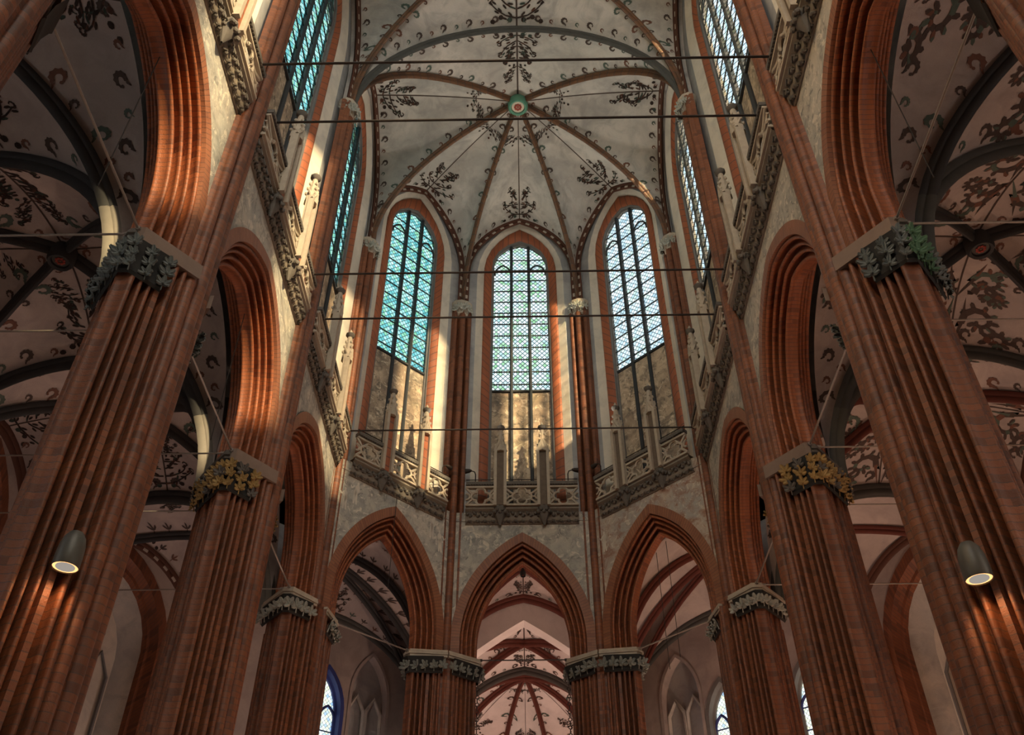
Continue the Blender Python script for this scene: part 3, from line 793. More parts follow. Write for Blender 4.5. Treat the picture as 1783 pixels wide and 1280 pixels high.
def vault(name, label, corners, boss, zb, sides, web_m, rib_m, inner, rib=(.16, .2), orn='curl', spacing=.46, csz=.15,
          boss_r=.0, z0=ZC, parent=None, kind='structure', orn_seed=0, bsz=.55, side_rib=None, sided=None, th=80, bulge=.12, ridge=True, stilt=0., nobouquet=False, bq='bouquet', spring=None):
    """corners: [(x, y)]; sides: per corner i -> (zs, za, drawn rib material or None) for the side i to i+1"""
    n = len(corners); t = thing(name, Vector((boss[0], boss[1], zb)), label, 'vault', None, kind)
    I = Vector(inner); web = MB(); Rs = [rib_curve(c, z0, boss, zb, 18, th, stilt) for c in corners]
    for i in range(n):
        if sides[i] is None: continue
        j = (i + 1) % n; zs, za, sm = sides[i]
        A, B = side_curve(corners[i], corners[j], z0, zs, za)
        for hi, (Rb, Sd) in enumerate(((Rs[i], A), (Rs[j], B))):
            w = Web(Rb, Sd, bulge, I); web.grid(w.grid(), None, 0)
            fl = 1 if hi == 0 else -1
            # crockets along the rib
            if orn:
                L = curve_len(Rb); k = 0; d = L * .16
                while d < L * .96:
                    t_ = d / L; wd = (w.at(t_, 1) - w.at(t_, 0)).length
                    if wd > .5:
                        mi = 1 if k % 3 else 2
                        if orn != 'tre':
                            w.motif(web, curl(csz * (1 if k % 2 == 0 else .6), 1), t_, (rib[0] * .55) / wd, mi if k % 4 else 3)
                        else: w.motif(web, trefoil(csz * 1.3), t_, (rib[0] * .55) / wd, 1)
                    d += spacing * (1 if k % 2 == 0 else .8); k += 1
                # along the side arch
                L = curve_len(Sd); d = L * .34; k = 0
                while d < L * .97:
                    t_ = d / L; wd = (w.at(t_, 1) - w.at(t_, 0)).length
                    if wd > .8:
                        off = .14
                        pl = [[(x, -y) for x, y in p] for p in (curl(csz * (1 if k % 2 == 0 else .6), 1) if orn != 'tre' else trefoil(csz * 1.2))]
                        w.motif(web, pl, t_, 1 - off / wd, (1, 2, 1, 3)[k % 4])
                    d += spacing * .9; k += 1
            # thin painted ridge line
            if ridge:
                for u in range(14):
                    a, b = w.at(1, u / 14 * .999), w.at(1, (u + 1) / 14)
                    a2, b2 = w.at(.996, u / 14), w.at(.996, (u + 1) / 14)
                    web.quad([a + Vector((0, 0, -.012)), b + Vector((0, 0, -.012)), b2 + Vector((0, 0, -.012)), a2 + Vector((0, 0, -.012))], 1)
            # half bouquets growing along the ridge, from the side arch and from the crown
            if orn and not nobouquet:
                rl = (w.at(1, 1) - w.at(1, 0)).length
                for q0, dirn, sz in ((1 - .22 / rl, -1, bsz), (min(.5, (1.25 * bsz) / rl), -1, bsz * (.6 if bq == 'bouquet' else .85))):
                    bq_ = (bouquet if bq == 'bouquet' else scroll)(sz, orn_seed + i * 5 + (0 if sz == bsz else 1))
                    for pl in bq_:
                        # keep the half that lies on this side of the ridge (x <= 0 runs down the web)
                        hp = [(min(0., -abs(x)) if True else x, y) for x, y in pl]
                        if max(x for x, y in pl) <= .02 or True:
                            w.motif(web, [[(x, dirn * y) for x, y in hp]], 1., q0, 1 if rnd.random() < .7 else (2 if rnd.random() < .5 else 3))
        if sm == 'dash':                                  # the web runs back into the wall
            e = Vector((corners[j][0] - corners[i][0], corners[j][1] - corners[i][1], 0)).normalized(); ow = Vector((e.y, -e.x, 0))
            if ow.dot(I - A[0]) > 0: ow = -ow
            full = A + B[::-1][1:]
            web.grid([full, [p + ow * .32 for p in full]], None, 0)
        if sm:
            mb = MB(); full = A + B[::-1][1:]; rw = (rib[0] * (side_rib or 1.15), rib[1] * (side_rib or 1.1))
            if spring and sm != 'dash':
                rib_sweep(mb, full[:6], *rw, I, 1); rib_sweep(mb, full[5:-5], *rw, I); rib_sweep(mb, full[-6:], *rw, I, 1)
            else: rib_sweep(mb, full, *rw, I)
            mb.build('side_arch_rib', [sm, spring or sm], t, angle=60)
    for Rb in Rs:
        mb = MB()
        if spring: rib_sweep(mb, Rb[:6], rib[0], rib[1], I, 1); rib_sweep(mb, Rb[5:], rib[0], rib[1], I)
        else: rib_sweep(mb, Rb, rib[0], rib[1], I)
        mb.build('rib', [rib_m, spring or rib_m], t, angle=60)
    w = web.build('web', [web_m, 'paint', 'paintred', 'paintgreen'], t, angle=30, merge=False)
    if boss_r:
        mb = MB(); c = Vector((boss[0], boss[1], zb - .28))
        mb.lathe(c, [(.001, -.06), (.10, -.07), (.11, -.05), (.62, -.05), (.66, -.02), (.68, -.09), (.86, -.12), (1.0, -.05), (1.0, .2), (.6, .45)], 20, 0, [2, 2, 1, 1, 0, 0, 0, 0, 0])
        mb.v = [tuple(c + Vector(((x - c.x) * boss_r, (y - c.y) * boss_r, z - c.z))) for x, y, z in mb.v]
        b = mb.build('boss', ['bossgreen', 'bosswhite', 'bossred'] if name == 'ceiling' and zb > 20 else ['ribdark', 'ribgrey', 'paintred'], t)
        fl = MB()
        for k in range(8):
            a = 2 * PI * k / 8; fl.blob(c + Vector((math.cos(a) * .28 * boss_r, math.sin(a) * .28 * boss_r, -.065)), .13 * boss_r, .1, .02, n=6)
        fl.build('rosette', 'bossred', b)
    return t

SP = SHAFTTOP
xy = lambda v: (v.x, v.y)
# nave bays
def wallpt(sd, y, w=.36): return ((-1 if sd == 'L' else 1) * (AX - w), y)
for i in (1, 2):
    cs = [xy(SP['L', i - 1]), xy(SP['L', i]), xy(SP['R', i]), xy(SP['R', i - 1])]
    vault('ceiling', 'painted nave vault over the %s bay, cut by the top of the photo' % ('second' if i == 2 else 'nearest'), cs, (0, BY[i]), 28.2,
          [(24.2, 27.5, 'dash'), (ZC, 27.0, 'ribgrey' if i == 2 else 'ribgrey'), (24.2, 27.5, 'dash'), (ZC, 27.0, None) if i == 1 else (ZC, 27.0, None)], 'vault', 'ribbrown', (0, BY[i], 15), orn_seed=i * 40, bsz=1.35, stilt=.4, side_rib=1.05)
cs = [xy(SP['L', 2]), xy(SP['L', 3]), xy(SP['L', 4]), xy(SP['R', 4]), xy(SP['R', 3]), xy(SP['R', 2])]
vault('ceiling', 'painted apse vault with six ribs meeting in a green and white boss', cs, (0, 17.55), ZB,
      [(24.2, 27.4, 'dash'), (24.3, 27.25, 'dash'), (24.3, 27.25, 'dash'), (24.3, 27.25, 'dash'), (24.2, 27.4, 'dash'), (ZC, 27.0, None)], 'vault', 'ribbrown', (0, 17.5, 15), boss_r=.34, orn_seed=3, bsz=1.15, stilt=.3, side_rib=1.05)
# rear ceiling, behind the camera
mb = MB(); mb.box((0, -1.2, 28.3), 11, 10.6, .3); tag(mb.build('ceiling', 'vault'), 'plain rear vault of the nave', 'ceiling', None, 'structure')

# ---------------------------------------------------------------- gallery parapets
def quatrefoil(mb, f, s0, z0, r, w, th):
    """ring of four lobes and the diagonal bars that tie it to the corners"""
    pts = []
    for k in range(4):
        a0 = PI / 4 + k * PI / 2
        cx, cz = math.cos(k * PI / 2 + PI / 2) * r * .52, math.sin(k * PI / 2 + PI / 2) * r * .52
        for j in range(7):
            a = k * PI / 2 + PI / 2 + math.radians(-105 + 210 * j / 6)
            pts.append((s0 + cx + math.cos(a) * r * .50, z0 + cz + math.sin(a) * r * .50))
    pts.append(pts[0])
    mb.tube([f.p(s, w, z) for s, z in pts], th, 5, caps=False)
def tracery(mb, f, sa, sb, za, zb, w):
    n = max(1, round((sb - sa) / 1.0)); cw = (sb - sa) / n; h = zb - za; th = .038
    for k in range(n):
        c = sa + cw * (k + .5); zc = (za + zb) / 2; r = h * .49
        quatrefoil(mb, f, c, zc, r, w, th)
        for sx in (-1, 1):
            # curved bars running from the foil to the panel corners, and the cusped half foil at the panel side
            for sz in (-1, 1):
                p0 = (c + sx * r * .70, zc + sz * r * .28); p1 = (c + sx * (cw / 2 - .01), zc + sz * h * .5)
                mid = ((p0[0] + p1[0]) / 2 - sx * .03, (p0[1] + p1[1]) / 2 - sz * .06)
                mb.tube([f.p(p0[0], w, p0[1]), f.p(mid[0], w, mid[1]), f.p(p1[0], w, p1[1])], th, 5)
            a = r * .36
            pts = [(c + sx * (cw / 2 - a * math.cos(t) * 1.1), zc + a * math.sin(t)) for t in [math.radians(-90 + 180 * j / 8) for j in range(9)]]
            mb.tube([f.p(s, w, z) for s, z in pts], th * .9, 5)
            mb.tube([f.p(c + sx * r * .98, w, zc), f.p(c + sx * (cw / 2 - a * 1.1), w, zc)], th, 5)
GALLAB = {('L', 1): 'carved stone parapet high on the left over the nearest arch', ('R', 1): 'carved stone parapet high on the right over the nearest arch',
          ('L', 2): 'carved stone parapet on the left over the second arch', ('R', 2): 'carved stone parapet on the right over the second arch',
          ('L', 3): 'sunlit stone parapet on the left just before the apse', ('R', 3): 'shaded stone parapet on the right just before the apse',
          ('L', 4): 'tracery parapet of the apse under the left lancet window', ('C', 4): 'tracery parapet of the apse under the middle lancet window', ('R', 4): 'tracery parapet of the apse under the right lancet window'}
for key in NAVE + APSE:
    f = FR[key]; k = key[1]; w = .64
    half = (HALF - .36) if k < 4 else (AHALF - .24 - .33); L = half
    pin = .84 if k < 4 else .63
    t = thing('gallery_parapet', f.loc(GAL), GALLAB[key], 'parapet', 'gallery parapets')
    mb = MB()       # corbelled cornice with leaf frieze
    prof = [(.44, GAL - .12), (.48, GAL - .12), (.50, GAL - .06), (.54, GAL - .03), (.555, GAL + .02), (.555, GAL + .22), (.60, GAL + .25), (.66, GAL + .29), (.66, GAL + .34), (.42, GAL + .36)]
    mb.grid([[f.p(s, b, z) for b, z in prof] for s in (-L, L)], None, 0)
    cor = mb.build('cornice', 'cornice', t, smooth=False)
    fr = MB(); n = int(2 * L / .21)
    for q in range(n):
        s = -L + (q + .5) * 2 * L / n
        for z in (.10, .18, -.05): fr.blob(f.p(s + (.05 if z > .15 else -.04), .585 if z > 0 else .53, GAL + z), .055, .05, .045, n=5)
        fr.tube([f.p(s - .1, .50, GAL - .1), f.p(s, .57, GAL - .03), f.p(s + .08, .52, GAL - .09)], .02, 4)
        fr.tube([f.p(s - .1, .60, GAL + .1), f.p(s - .04, .63, GAL + .2), f.p(s + .05, .63, GAL + .13), f.p(s + .1, .60, GAL + .24)], .018, 4)
    fr.build('leaf_frieze', 'stonedark', cor, merge=False)
    edges = [-L, -pin, pin, L]
    zA, zB = GAL + .38, GAL + 1.0
    for a, b in zip(edges, edges[1:]):
        a2, b2 = a + (.13 if a != -L else 0), b - (.13 if b != L else 0)
        mb = MB(); tracery(mb, f, a2, b2, zA + .05, zB, w)
        mb.box(f.p((a2 + b2) / 2, w, zA + .03), b2 - a2, .12, .06, f.ax()); mb.box(f.p((a2 + b2) / 2, w, zB + .02), b2 - a2, .12, .06, f.ax())
        mb.build('tracery_panel', 'stone', t, merge=False)
        mb = MB(); mb.box(f.p((a2 + b2) / 2, w, zB + .13), b2 - a2, .20, .10, f.ax()); nd = int((b2 - a2) / .075)
        for q in range(nd): mb.box(f.p(a2 + (q + .5) * (b2 - a2) / nd, w, zB + .075), .035, .19, .035, f.ax())
        mb.build('coping', 'stonedark', t, smooth=False)
        if k == 4:
            mb = MB(); mb.tube([f.p(a2, w, zB + .30), f.p(b2, w, zB + .30)], .014, 5); mb.tube([f.p((a2 + b2) / 2, w, zB + .15), f.p((a2 + b2) / 2, w, zB + .30)], .012, 5); mb.build('handrail', 'iron', t)
    for s in (-pin, pin):
        px = MB(); hw, dp = .15, .13
        # body: a recessed panel between two stiles, gable, crocketed spire
        z0, z1 = GAL + .34, GAL + 2.35
        for sx in (-1, 1): px.box(f.p(s + sx * (hw - .005), w + .10, (z0 + z1) / 2), .085, .12, z1 - z0, f.ax())
        px.box(f.p(s, w + .02, (z0 + z1) / 2), hw * 2 + .04, .06, z1 - z0, f.ax())
        pin_o = px.build('pinnacle', 'stone', t, smooth=False)
        pb = MB(); pb.box(f.p(s, w + .055, (z0 + z1) / 2 + .02), hw * 2 - .08, .03, z1 - z0 - .06, f.ax()); pb.build('recessed_panel', 'brickorder' if key[0] == 'L' else 'recess', pin_o, smooth=False)
        gb = MB(); zg = z1 - .12
        for sx in (-1, 1): gb.tube([f.p(s + sx * (hw + .03), w + .12, zg), f.p(s + sx * .06, w + .14, zg + .26), f.p(s, w + .14, zg + .44)], .042, 5)
        for sy in (-1, 1): gb.tube([f.p(s - (hw) * sy, w + .12, zg), f.p(s - (hw) * sy, w - .0, zg + .34)], .028, 5)
        gb.build('gable', 'stone', pin_o, merge=False)
        sp = MB(); n4 = 8
        rows = [[f.p(s + r * math.cos(2 * PI * q / n4), w + .04 + r * math.sin(2 * PI * q / n4), z) for q in range(n4)] for r, z in ((.15, zg + .02), (.13, zg + .3), (.10, zg + .55), (.065, zg + .82), (.06, zg + .86), (.12, zg + .92), (.13, zg + .97), (.04, zg + 1.0), (.045, zg + 1.07), (.01, zg + 1.16))]
        sp.grid(rows[:5], None, 0, closed=True); sp.grid(rows[4:7], None, 1, closed=True); sp.grid(rows[6:], None, 0, closed=True); sp.quad(rows[0])
        for lv, (r, z) in enumerate(((.15, zg + .25), (.13, zg + .45), (.10, zg + .65))):
            for q in range(4):
                a = PI / 4 + q * PI / 2; sp.blob(f.p(s + r * math.cos(a), w + .04 + r * math.sin(a), z), .035, .03, .05, n=5)
        sp.build('spire', ['stone', 'stonedark'], pin_o, merge=False)
        cb = MB(); rows = [[f.p(s + r * math.cos(2 * PI * q / 8), .58 + r * .8 * math.sin(2 * PI * q / 8), z) for q in range(8)] for r, z in ((.02, GAL - .22), (.05, GAL - .16), (.09, GAL - .05), (.16, GAL + .1), (.2, GAL + .3), (.2, GAL + .36))]
        cb.grid(rows, None, 0, closed=True)
        for q in range(5): cb.blob(f.p(s + (q - 2) * .08, .72, GAL + .16 + .08 * (q % 2)), .06, .05, .06, n=5)
        cb.build('corbel', 'stonedark', pin_o, merge=False)

# ---------------------------------------------------------------- aisles and ambulatory
XW = 12.4; XI = 6.02
ZA0 = 9.7; ZAB = 13.75
W0, W1, W2, J = (XW, 19.92), (9.3, 24.5), (3.25, 29.4), (2.75, 27.55)
for sd, sg in (('L', -1), ('R', 1)):
    S = SIDE[sd]
    for i in (1, 2, 3):
        ya, yb = PY[i - 1], PY[i]
        cs = [(sg * XI, ya), (sg * XI, yb), (sg * XW, yb), (sg * XW, ya)]
        vault('ceiling', '%s aisle vault beyond the %s arch, painted with curling leaves' % (S, ('nearest', 'second', 'third')[i - 1]), cs, (sg * 9.0, (ya + yb) / 2), ZAB,
              [(10.6, 13.45, None), (ZA0 + .3, 13.2, 'ribdark' if sd == 'L' else 'ribgrey'), (10.6, 13.4, 'dash'), (ZA0 + .3, 13.2, None)], 'aisle', 'ribdark' if (sd == 'L' or i < 3) else 'ribred', (sg * 9, (ya + yb) / 2, 4),
              rib=(.19, .24), csz=.20, spacing=.60, z0=ZA0, bq='scroll' if sd == 'R' else 'bouquet', orn_seed=100 + i, bsz=1.15, boss_r=.26, ridge=True, bulge=.2, spring='ribpale' if sd == 'L' else 'ribgrey')
        # springer shafts on the aisle side of the pier, pale grey
    # ambulatory bay on the slant
    p3 = (sg * (AX + .66), 20.25); ap = (sg * (AHALF + .45), OCY + AX + .62)
    cs = [p3, (sg * W0[0], W0[1]), (sg * W1[0], W1[1]), (sg * W2[0], W2[1]), (sg * J[0], J[1]), ap]
    vault('ceiling', 'ambulatory vault seen through the %s apse arch' % S, cs, (sg * 6.3, 24.3), 14.1,
          [(ZA0 + .3, 13.2, 'ribgrey'), (10.6, 13.2, 'dash'), (10.6, 13.3, 'ribgrey'), (12.5, 13.2, None), (10.5, 13.0, 'ribgrey'), (10.6, 13.2, None)], 'aisle', 'ribdark' if sd == 'L' else 'ribred', (sg * 6, 24, 4),
          rib=(.17, .2), csz=.16, spacing=.5, z0=ZA0, orn='tre' if sd == 'L' else None, orn_seed=150, bsz=.9, bulge=.15, ridge=False)
cs = [(-AHALF - .35, OCY + AX + .6), (-J[0], J[1]), (J[0], J[1]), (AHALF + .35, OCY + AX + .6)]
vault('ceiling', 'ambulatory vault behind the middle apse arch', cs, (0, 25.3), 14.0, [(10.5, 13.2, None), (10.9, 14.1, 'ribred'), (10.5, 13.2, None), (10.3, 13.5, None)], 'aisle', 'ribred', (0, 25.3, 4), rib=(.2, .22), csz=.15, z0=ZA0, orn_seed=170, bsz=.7, boss_r=.09)
# chapel beyond: pale entry arch, one square bay, a polygonal end
mb = MB(); fC = Fr((0, 27.6), (0, -1))
def gable_arch(a, crown, n=14):
    return mirror_full([(a, FLOOR)] + [(a * (1 - k / n), crown - .60 * a * (1 - k / n) - .05 * (a * (1 - k / n)) ** 2) for k in range(n + 1)])
rows = [[fC.p(s_, w_, z_) for s_, z_ in gable_arch(a, zc_)] for a, w_, zc_ in ((3.6, .03, 15.6), (2.72, .02, 13.95), (2.60, .0, 13.68), (2.28, -.02, 13.28), (2.2, -.4, 13.2))]
mb.grid([list(r) for r in zip(*rows)])
o = mb.build('chapel_arch', 'white'); tag(o, 'broad pale plastered arch seen through the middle apse arch', 'arch')
CH = 3.2
cs = [(-CH, 27.95), (-CH, 32.2), (CH, 32.2), (CH, 27.95)]
vault('ceiling', 'cross vault of the end chapel with red brown ribs', cs, (0, 30.0), 13.65, [(10.4, 13.3, None), (ZA0 + .2, 13.62, 'ribgrey'), (10.4, 13.3, None), (ZA0 + .2, 13.9, None)], 'white', 'ribred', (0, 30, 4), rib=(.2, .22), csz=.15, z0=ZA0, orn_seed=180, bsz=.75)
cs = [(-CH, 32.25), (-CH, 35.3), (-1.1, 37.8), (1.1, 37.8), (CH, 35.3), (CH, 32.25)]
vault('ceiling', 'star of ribs over the far end of the chapel', cs, (0, 33.9), 14.05, [(10.4, 13.1, None), (10.6, 13.0, None), (10.6, 13.0, 'ribdark'), (10.6, 13.0, None), (10.4, 13.1, None), (ZA0 + .2, 13.6, None)], 'white', 'ribred', (0, 34, 4), rib=(.17, .2), csz=.14, z0=ZA0, orn_seed=190, bsz=.75)

def wall_rect(mb, a, b, z0, z1, holes=(), mi=0):
    """upright wall from a to b; holes = [(s centre, half width, bottom, spring, crown)] along it"""
    A, B = Vector((*a, 0)), Vector((*b, 0)); L = (B - A).length; d = (B - A) / L
    P = lambda s, z: A + d * s + Vector((0, 0, z))
    xs = 0.
    for s, hw, zb, zs, za in sorted(holes):
        mb.quad([P(xs, z0), P(s - hw, z0), P(s - hw, z1), P(xs, z1)], mi)
        mb.quad([P(s - hw, z0), P(s + hw, z0), P(s + hw, zb), P(s - hw, zb)], mi)
        h = mirror_full(arch_half(hw, zb, zs, za, 26))
        mb.grid([[P(s + q, z) for q, z in h], [P(s + q, z1) for q, z in h]], None, mi)
        xs = s + hw
    mb.quad([P(xs, z0), P(L, z0), P(L, z1), P(xs, z1)], mi)
def wall_frame(a, b, s, room):
    """frame on the wall a-b at distance s from a, facing the point room"""
    A, B = Vector((*a, 0)), Vector((*b, 0)); d = (B - A).normalized(); o = A + d * s
    n = Vector((-d.y, d.x, 0))
    if n.dot(Vector((*room, 0)) - o) < 0: n = -n
    return Fr((o.x, o.y), (n.x, n.y))
wn = 10
for sd, sg in (('L', -1), ('R', 1)):
    S = SIDE[sd]; m = lambda p: (sg * p[0], p[1]); room = (sg * 6, 22)
    aw = MB()
    # long aisle wall with a tall blind niche per bay
    nich = [(1, BY[1]), (2, BY[2]), (3, BY[3])]
    wall_rect(aw, (sg * XW, PY[0]), (sg * XW, 19.92), FLOOR, 15.2, [(y - PY[0], 1.55, FLOOR + 2.5, 10.3, 12.7) for _, y in nich])
    lA = math.dist(W0, W1); lB = math.dist(W1, W2)
    wall_rect(aw, m(W0), m(W1), FLOOR, 15.2, [(lA / 2, 1.6, FLOOR + 2., 10.3, 12.6)])
    holesB = [(4.25, .55, 4.5, 10.3, 11.5), (5.75, .62, 4.5, 11.0, 12.3)] if sd == 'L' else [(1.55, .55, 4.5, 9.9, 11.0), (4.35, .52, 4.5, 9.95, 11.05), (5.75, .66, 4.5, 10.9, 12.2)]
    wall_rect(aw, m(W1), m(W2), FLOOR, 15.2, holesB)
    wall_rect(aw, m(W2), m(J), FLOOR, 15.2)
    wall_rect(aw, (sg * 5.3, PY[0] - .9), (sg * XW, PY[0] - .9), FLOOR, 15.2)
    o = aw.build('wall_outer_' + S, 'aisle'); tag(o, 'dim plastered outer wall of the %s aisle and ambulatory' % S, 'wall', None, 'structure')
    for i, y in nich + [(4, None)]:
        f = wall_frame((sg * XW, PY[0]), (sg * XW, 19.92), y - PY[0], room) if y else wall_frame(m(W0), m(W1), lA / 2, room)
        hw, zs, za, zb = (1.55, 10.3, 12.7, FLOOR + 2.5) if y else (1.6, 10.3, 12.6, FLOOR + 2.)
        where = '%s aisle wall, bay beyond the %s arch' % (S, ('nearest', 'second', 'third')[i - 1]) if y else 'slanting %s ambulatory wall, seen between the first two piers' % S
        t = thing('window_%d' % wn, f.loc(zb), 'tall blind niche with brick arch on the ' + where, 'niche', 'blind niches', 'structure'); wn += 1
        q = MB(); sweep(q, f, [(hw + .28, .03, zs, za + .36), (hw + .02, .03, zs, za + .03), (hw, .0, zs, za), (hw - .12, -.16, zs, za - .14), (hw - .2, -.17, zs, za - .24), (hw - .26, -.3, zs, za - .3)], zb); q.build('brick_arch', 'brick', t, angle=40)
        q = MB(); sweep(q, f, [(hw - .26, -.3, zs, za - .3), (hw - .75, -.62, zs - .2, za - .95)], zb); q.build('reveal', 'plaster', t)
        q = MB(); pane(q, f, hw - .75, -.62, zb, zs - .2, za - .95); q.build('back', 'cream', t, smooth=False)
        q = MB()
        for ss in (-.4, .4):
            q.tube([f.p(ss + a, -.58, z) for a, z in mirror_full(arch_half(.34, zb, zs - .8, zs - .1, 14))], .05, 6)
        q.tube([f.p(.3 * math.cos(a), -.58, zs + .35 + .3 * math.sin(a)) for a in [2 * PI * j / 14 for j in range(15)]], .05, 6)
        q.build('tracery', 'jamb', t, merge=False)
        if not y:
            for ss in (-1, 1):
                q = MB(); c = f.p(ss * (hw + .36), .12, 0)
                q.lathe(c, [(.1, FLOOR), (.1, 9.9), (.13, 9.95), (.12, 10.0), (.17, 10.3), (.2, 10.36), (.2, 10.45), (.001, 10.45)], 10, 0, [0, 1, 1, 1, 1, 1, 1]); q.build('wall_shaft', ['brick', 'leafgold'], t)
    for hi, (s, hw, zb, zs, za) in enumerate(holesB):
        f = wall_frame(m(W1), m(W2), s, room)
        if hw < .6:
            lab = 'small window with blue-lit frame and yellow quarries, low on the left beyond the apse' if sd == 'L' else ('small window with yellow quarries, low on the right beyond the apse' if hi else 'narrow window strip between the second and third right piers')
            t = thing('window_%d' % wn, f.loc(zb), lab, 'window', 'ambulatory windows', 'structure'); wn += 1
            q = MB(); sweep(q, f, [(hw + .12, .02, zs, za + .16), (hw, .02, zs, za), (hw, -.2, zs, za), (hw - .06, -.26, zs, za - .09), (hw - .06, -.34, zs, za - .09)], zb); q.build('window_frame', 'bluelit_frame' if sd == 'L' else 'jamb', t, angle=30)
            q = MB(); pane(q, f, hw - .06, -.32, zb, zs, za - .09); q.build('glass_pane', 'glassB', t, smooth=False)
            q = MB(); q.tube([f.p(0, -.28, zb), f.p(0, -.28, zs + .1)], .05, 5)
            for ss in (-1, 1):
                a = hw / 2 - .02
                q.tube([f.p(ss * (hw / 2 - .01) + u, -.28, z) for u, z in mirror_full(arch_half(a, zs - .3, zs - .2, zs + .22, 8))], .045, 5)
            z = zb + .3
            while z < zs: q.box(f.p(0, -.29, z), 2 * hw - .1, .03, .03, f.ax()); z += .62
            q.build('glazing_bars', 'bluelit_frame', t, smooth=False)
        else:
            t = thing('window_%d' % wn, f.loc(zb), 'blind twin lancet niche beside the small %s ambulatory window' % S, 'niche', 'twin lancet niches', 'structure'); wn += 1
            q = MB(); sweep(q, f, [(hw + .1, .03, zs, za + .12), (hw, .03, zs, za), (hw, -.3, zs, za)], zb); q.build('niche_frame', 'aisle', t)
            q = MB(); pane(q, f, hw, -.3, zb, zs, za); q.build('back', 'grey', t, smooth=False)
            q = MB()
            for ss in (-1, 1): q.tube([f.p(ss * hw / 2 + u, -.24, z) for u, z in mirror_full(arch_half(hw / 2 - .03, zb, zs - .5, zs + .05, 12))], .07, 6)
            q.build('tracery', 'plaster', t, merge=False)
# chapel walls
cw = MB()
for a, b, h in (((-J[0], J[1]), (-CH, 27.9), ()), ((-CH, 27.9), (-CH, 35.3), ()), ((-CH, 35.3), (-1.1, 37.8), ()), ((-1.1, 37.8), (1.1, 37.8), [(1.1, .8, 2., 10.6, 12.2)]), ((1.1, 37.8), (CH, 35.3), ()), ((CH, 35.3), (CH, 27.9), ()), ((CH, 27.9), (J[0], J[1]), ())):
    wall_rect(cw, a, b, FLOOR, 14.6, h)
tag(cw.build('wall_chapel', 'white'), 'pale plastered wall of the chapel beyond the middle arch', 'wall', None, 'structure')
f = Fr((0, 37.8), (0, -1)); t = thing('window_%d' % wn, f.loc(2), 'dark topped window at the far end of the chapel', 'window', None, 'structure')
q = MB(); sweep(q, f, [(1.0, .05, 10.6, 12.5), (.8, .05, 10.6, 12.2), (.76, -.25, 10.6, 12.1)], 2.); q.build('window_frame', 'ribdark', t)
q = MB(); pane(q, f, .78, -.22, 2., 10.6, 12.15); q.build('glass_pane', 'glassB', t, smooth=False)
# roofs over the aisles so that no sky leaks in, and the floor
for sd, sg in (('L', -1), ('R', 1)):
    q = MB(); q.box((sg * 9., 13.0, 15.3), 8.2, 24., .2); tag(q.build('ceiling', 'plaster'), 'timber covering over the %s aisle vaults' % SIDE[sd], 'ceiling', None, 'structure')
q = MB(); q.box((0, 29.8, 15.3), 26, 13.0, .2); tag(q.build('ceiling', 'plaster'), 'covering over the ambulatory vaults', 'ceiling', None, 'structure')
q = MB(); q.quad([(-16, -8, FLOOR), (16, -8, FLOOR), (16, 40, FLOOR), (-16, 40, FLOOR)]); tag(q.build('floor', 'floor', smooth=False), 'brick paved church floor below the photo', 'floor', None, 'structure')

# ---------------------------------------------------------------- iron tie rods
def rod(a, b, r, label, m='iron', group='iron tie rods', name='tie_rod', sag=0.):
    q = MB(); a, b = Vector(a), Vector(b)
    pts = [a.lerp(b, k / 8) - Vector((0, 0, sag * 4 * (k / 8) * (1 - k / 8))) for k in range(9)]
    q.tube(pts, r, 6)
    d = (b - a).normalized()
    if r > .015:
        for p, s in ((a, 1), (b, -1)): q.tube([p, p + d * s * .12], r * 2.2, 6)
    return tag(q.build(name, m), label, 'tie rod', group)
XR = 4.76
for y, lab in ((8.76, 'iron rod across the nave, topmost in the photo'), (9.98, 'second iron rod from the top, just below the vault boss'), (13.93, 'iron rod across the nave at the heads of the apse windows'),
               (15.36, 'iron rod across the nave just below the small apse capitals'), (19.70, 'lowest iron rod across the nave, before the pinnacles of the apse')):
    rod((-XR, y, 15.0), (XR, y, 15.0), .024, lab)
for sd, sg in (('L', -1), ('R', 1)):
    S = SIDE[sd]
    for i in (1, 2, 3):
        rod((sg * AX, PY[i - 1] + .98, 9.92), (sg * AX, PY[i] - .98, 9.92), .018, 'iron rod along the %s arcade, spanning the %s arch' % (S, ('nearest', 'second', 'third')[i - 1]), 'ironpale')
        for e, nm in ((-.98, 'near'), (.98, 'far')):
            if i == 3 and e > 0: continue
            rod((sg * (AX + .1), PY[i] + e, 9.92), (sg * (XW - .05), PY[i] + e, 9.92), .017, 'iron rod across the %s aisle from the %s side of the %s pier' % (S, nm, ('first', 'second', 'third')[i - 1]), 'ironpale')
    f = FR[sd, 4]; h = AHALF - 1.0
    rod(f.p(-h, 0, 9.9), f.p(h, 0, 9.9), .022, 'iron rod spanning the %s slanting apse arch' % S, 'ironpale')
f = FR['C', 4]; rod(f.p(-AHALF + 1, 0, 9.95), f.p(AHALF - 1, 0, 9.95), .018, 'thin iron rod spanning the middle apse arch')
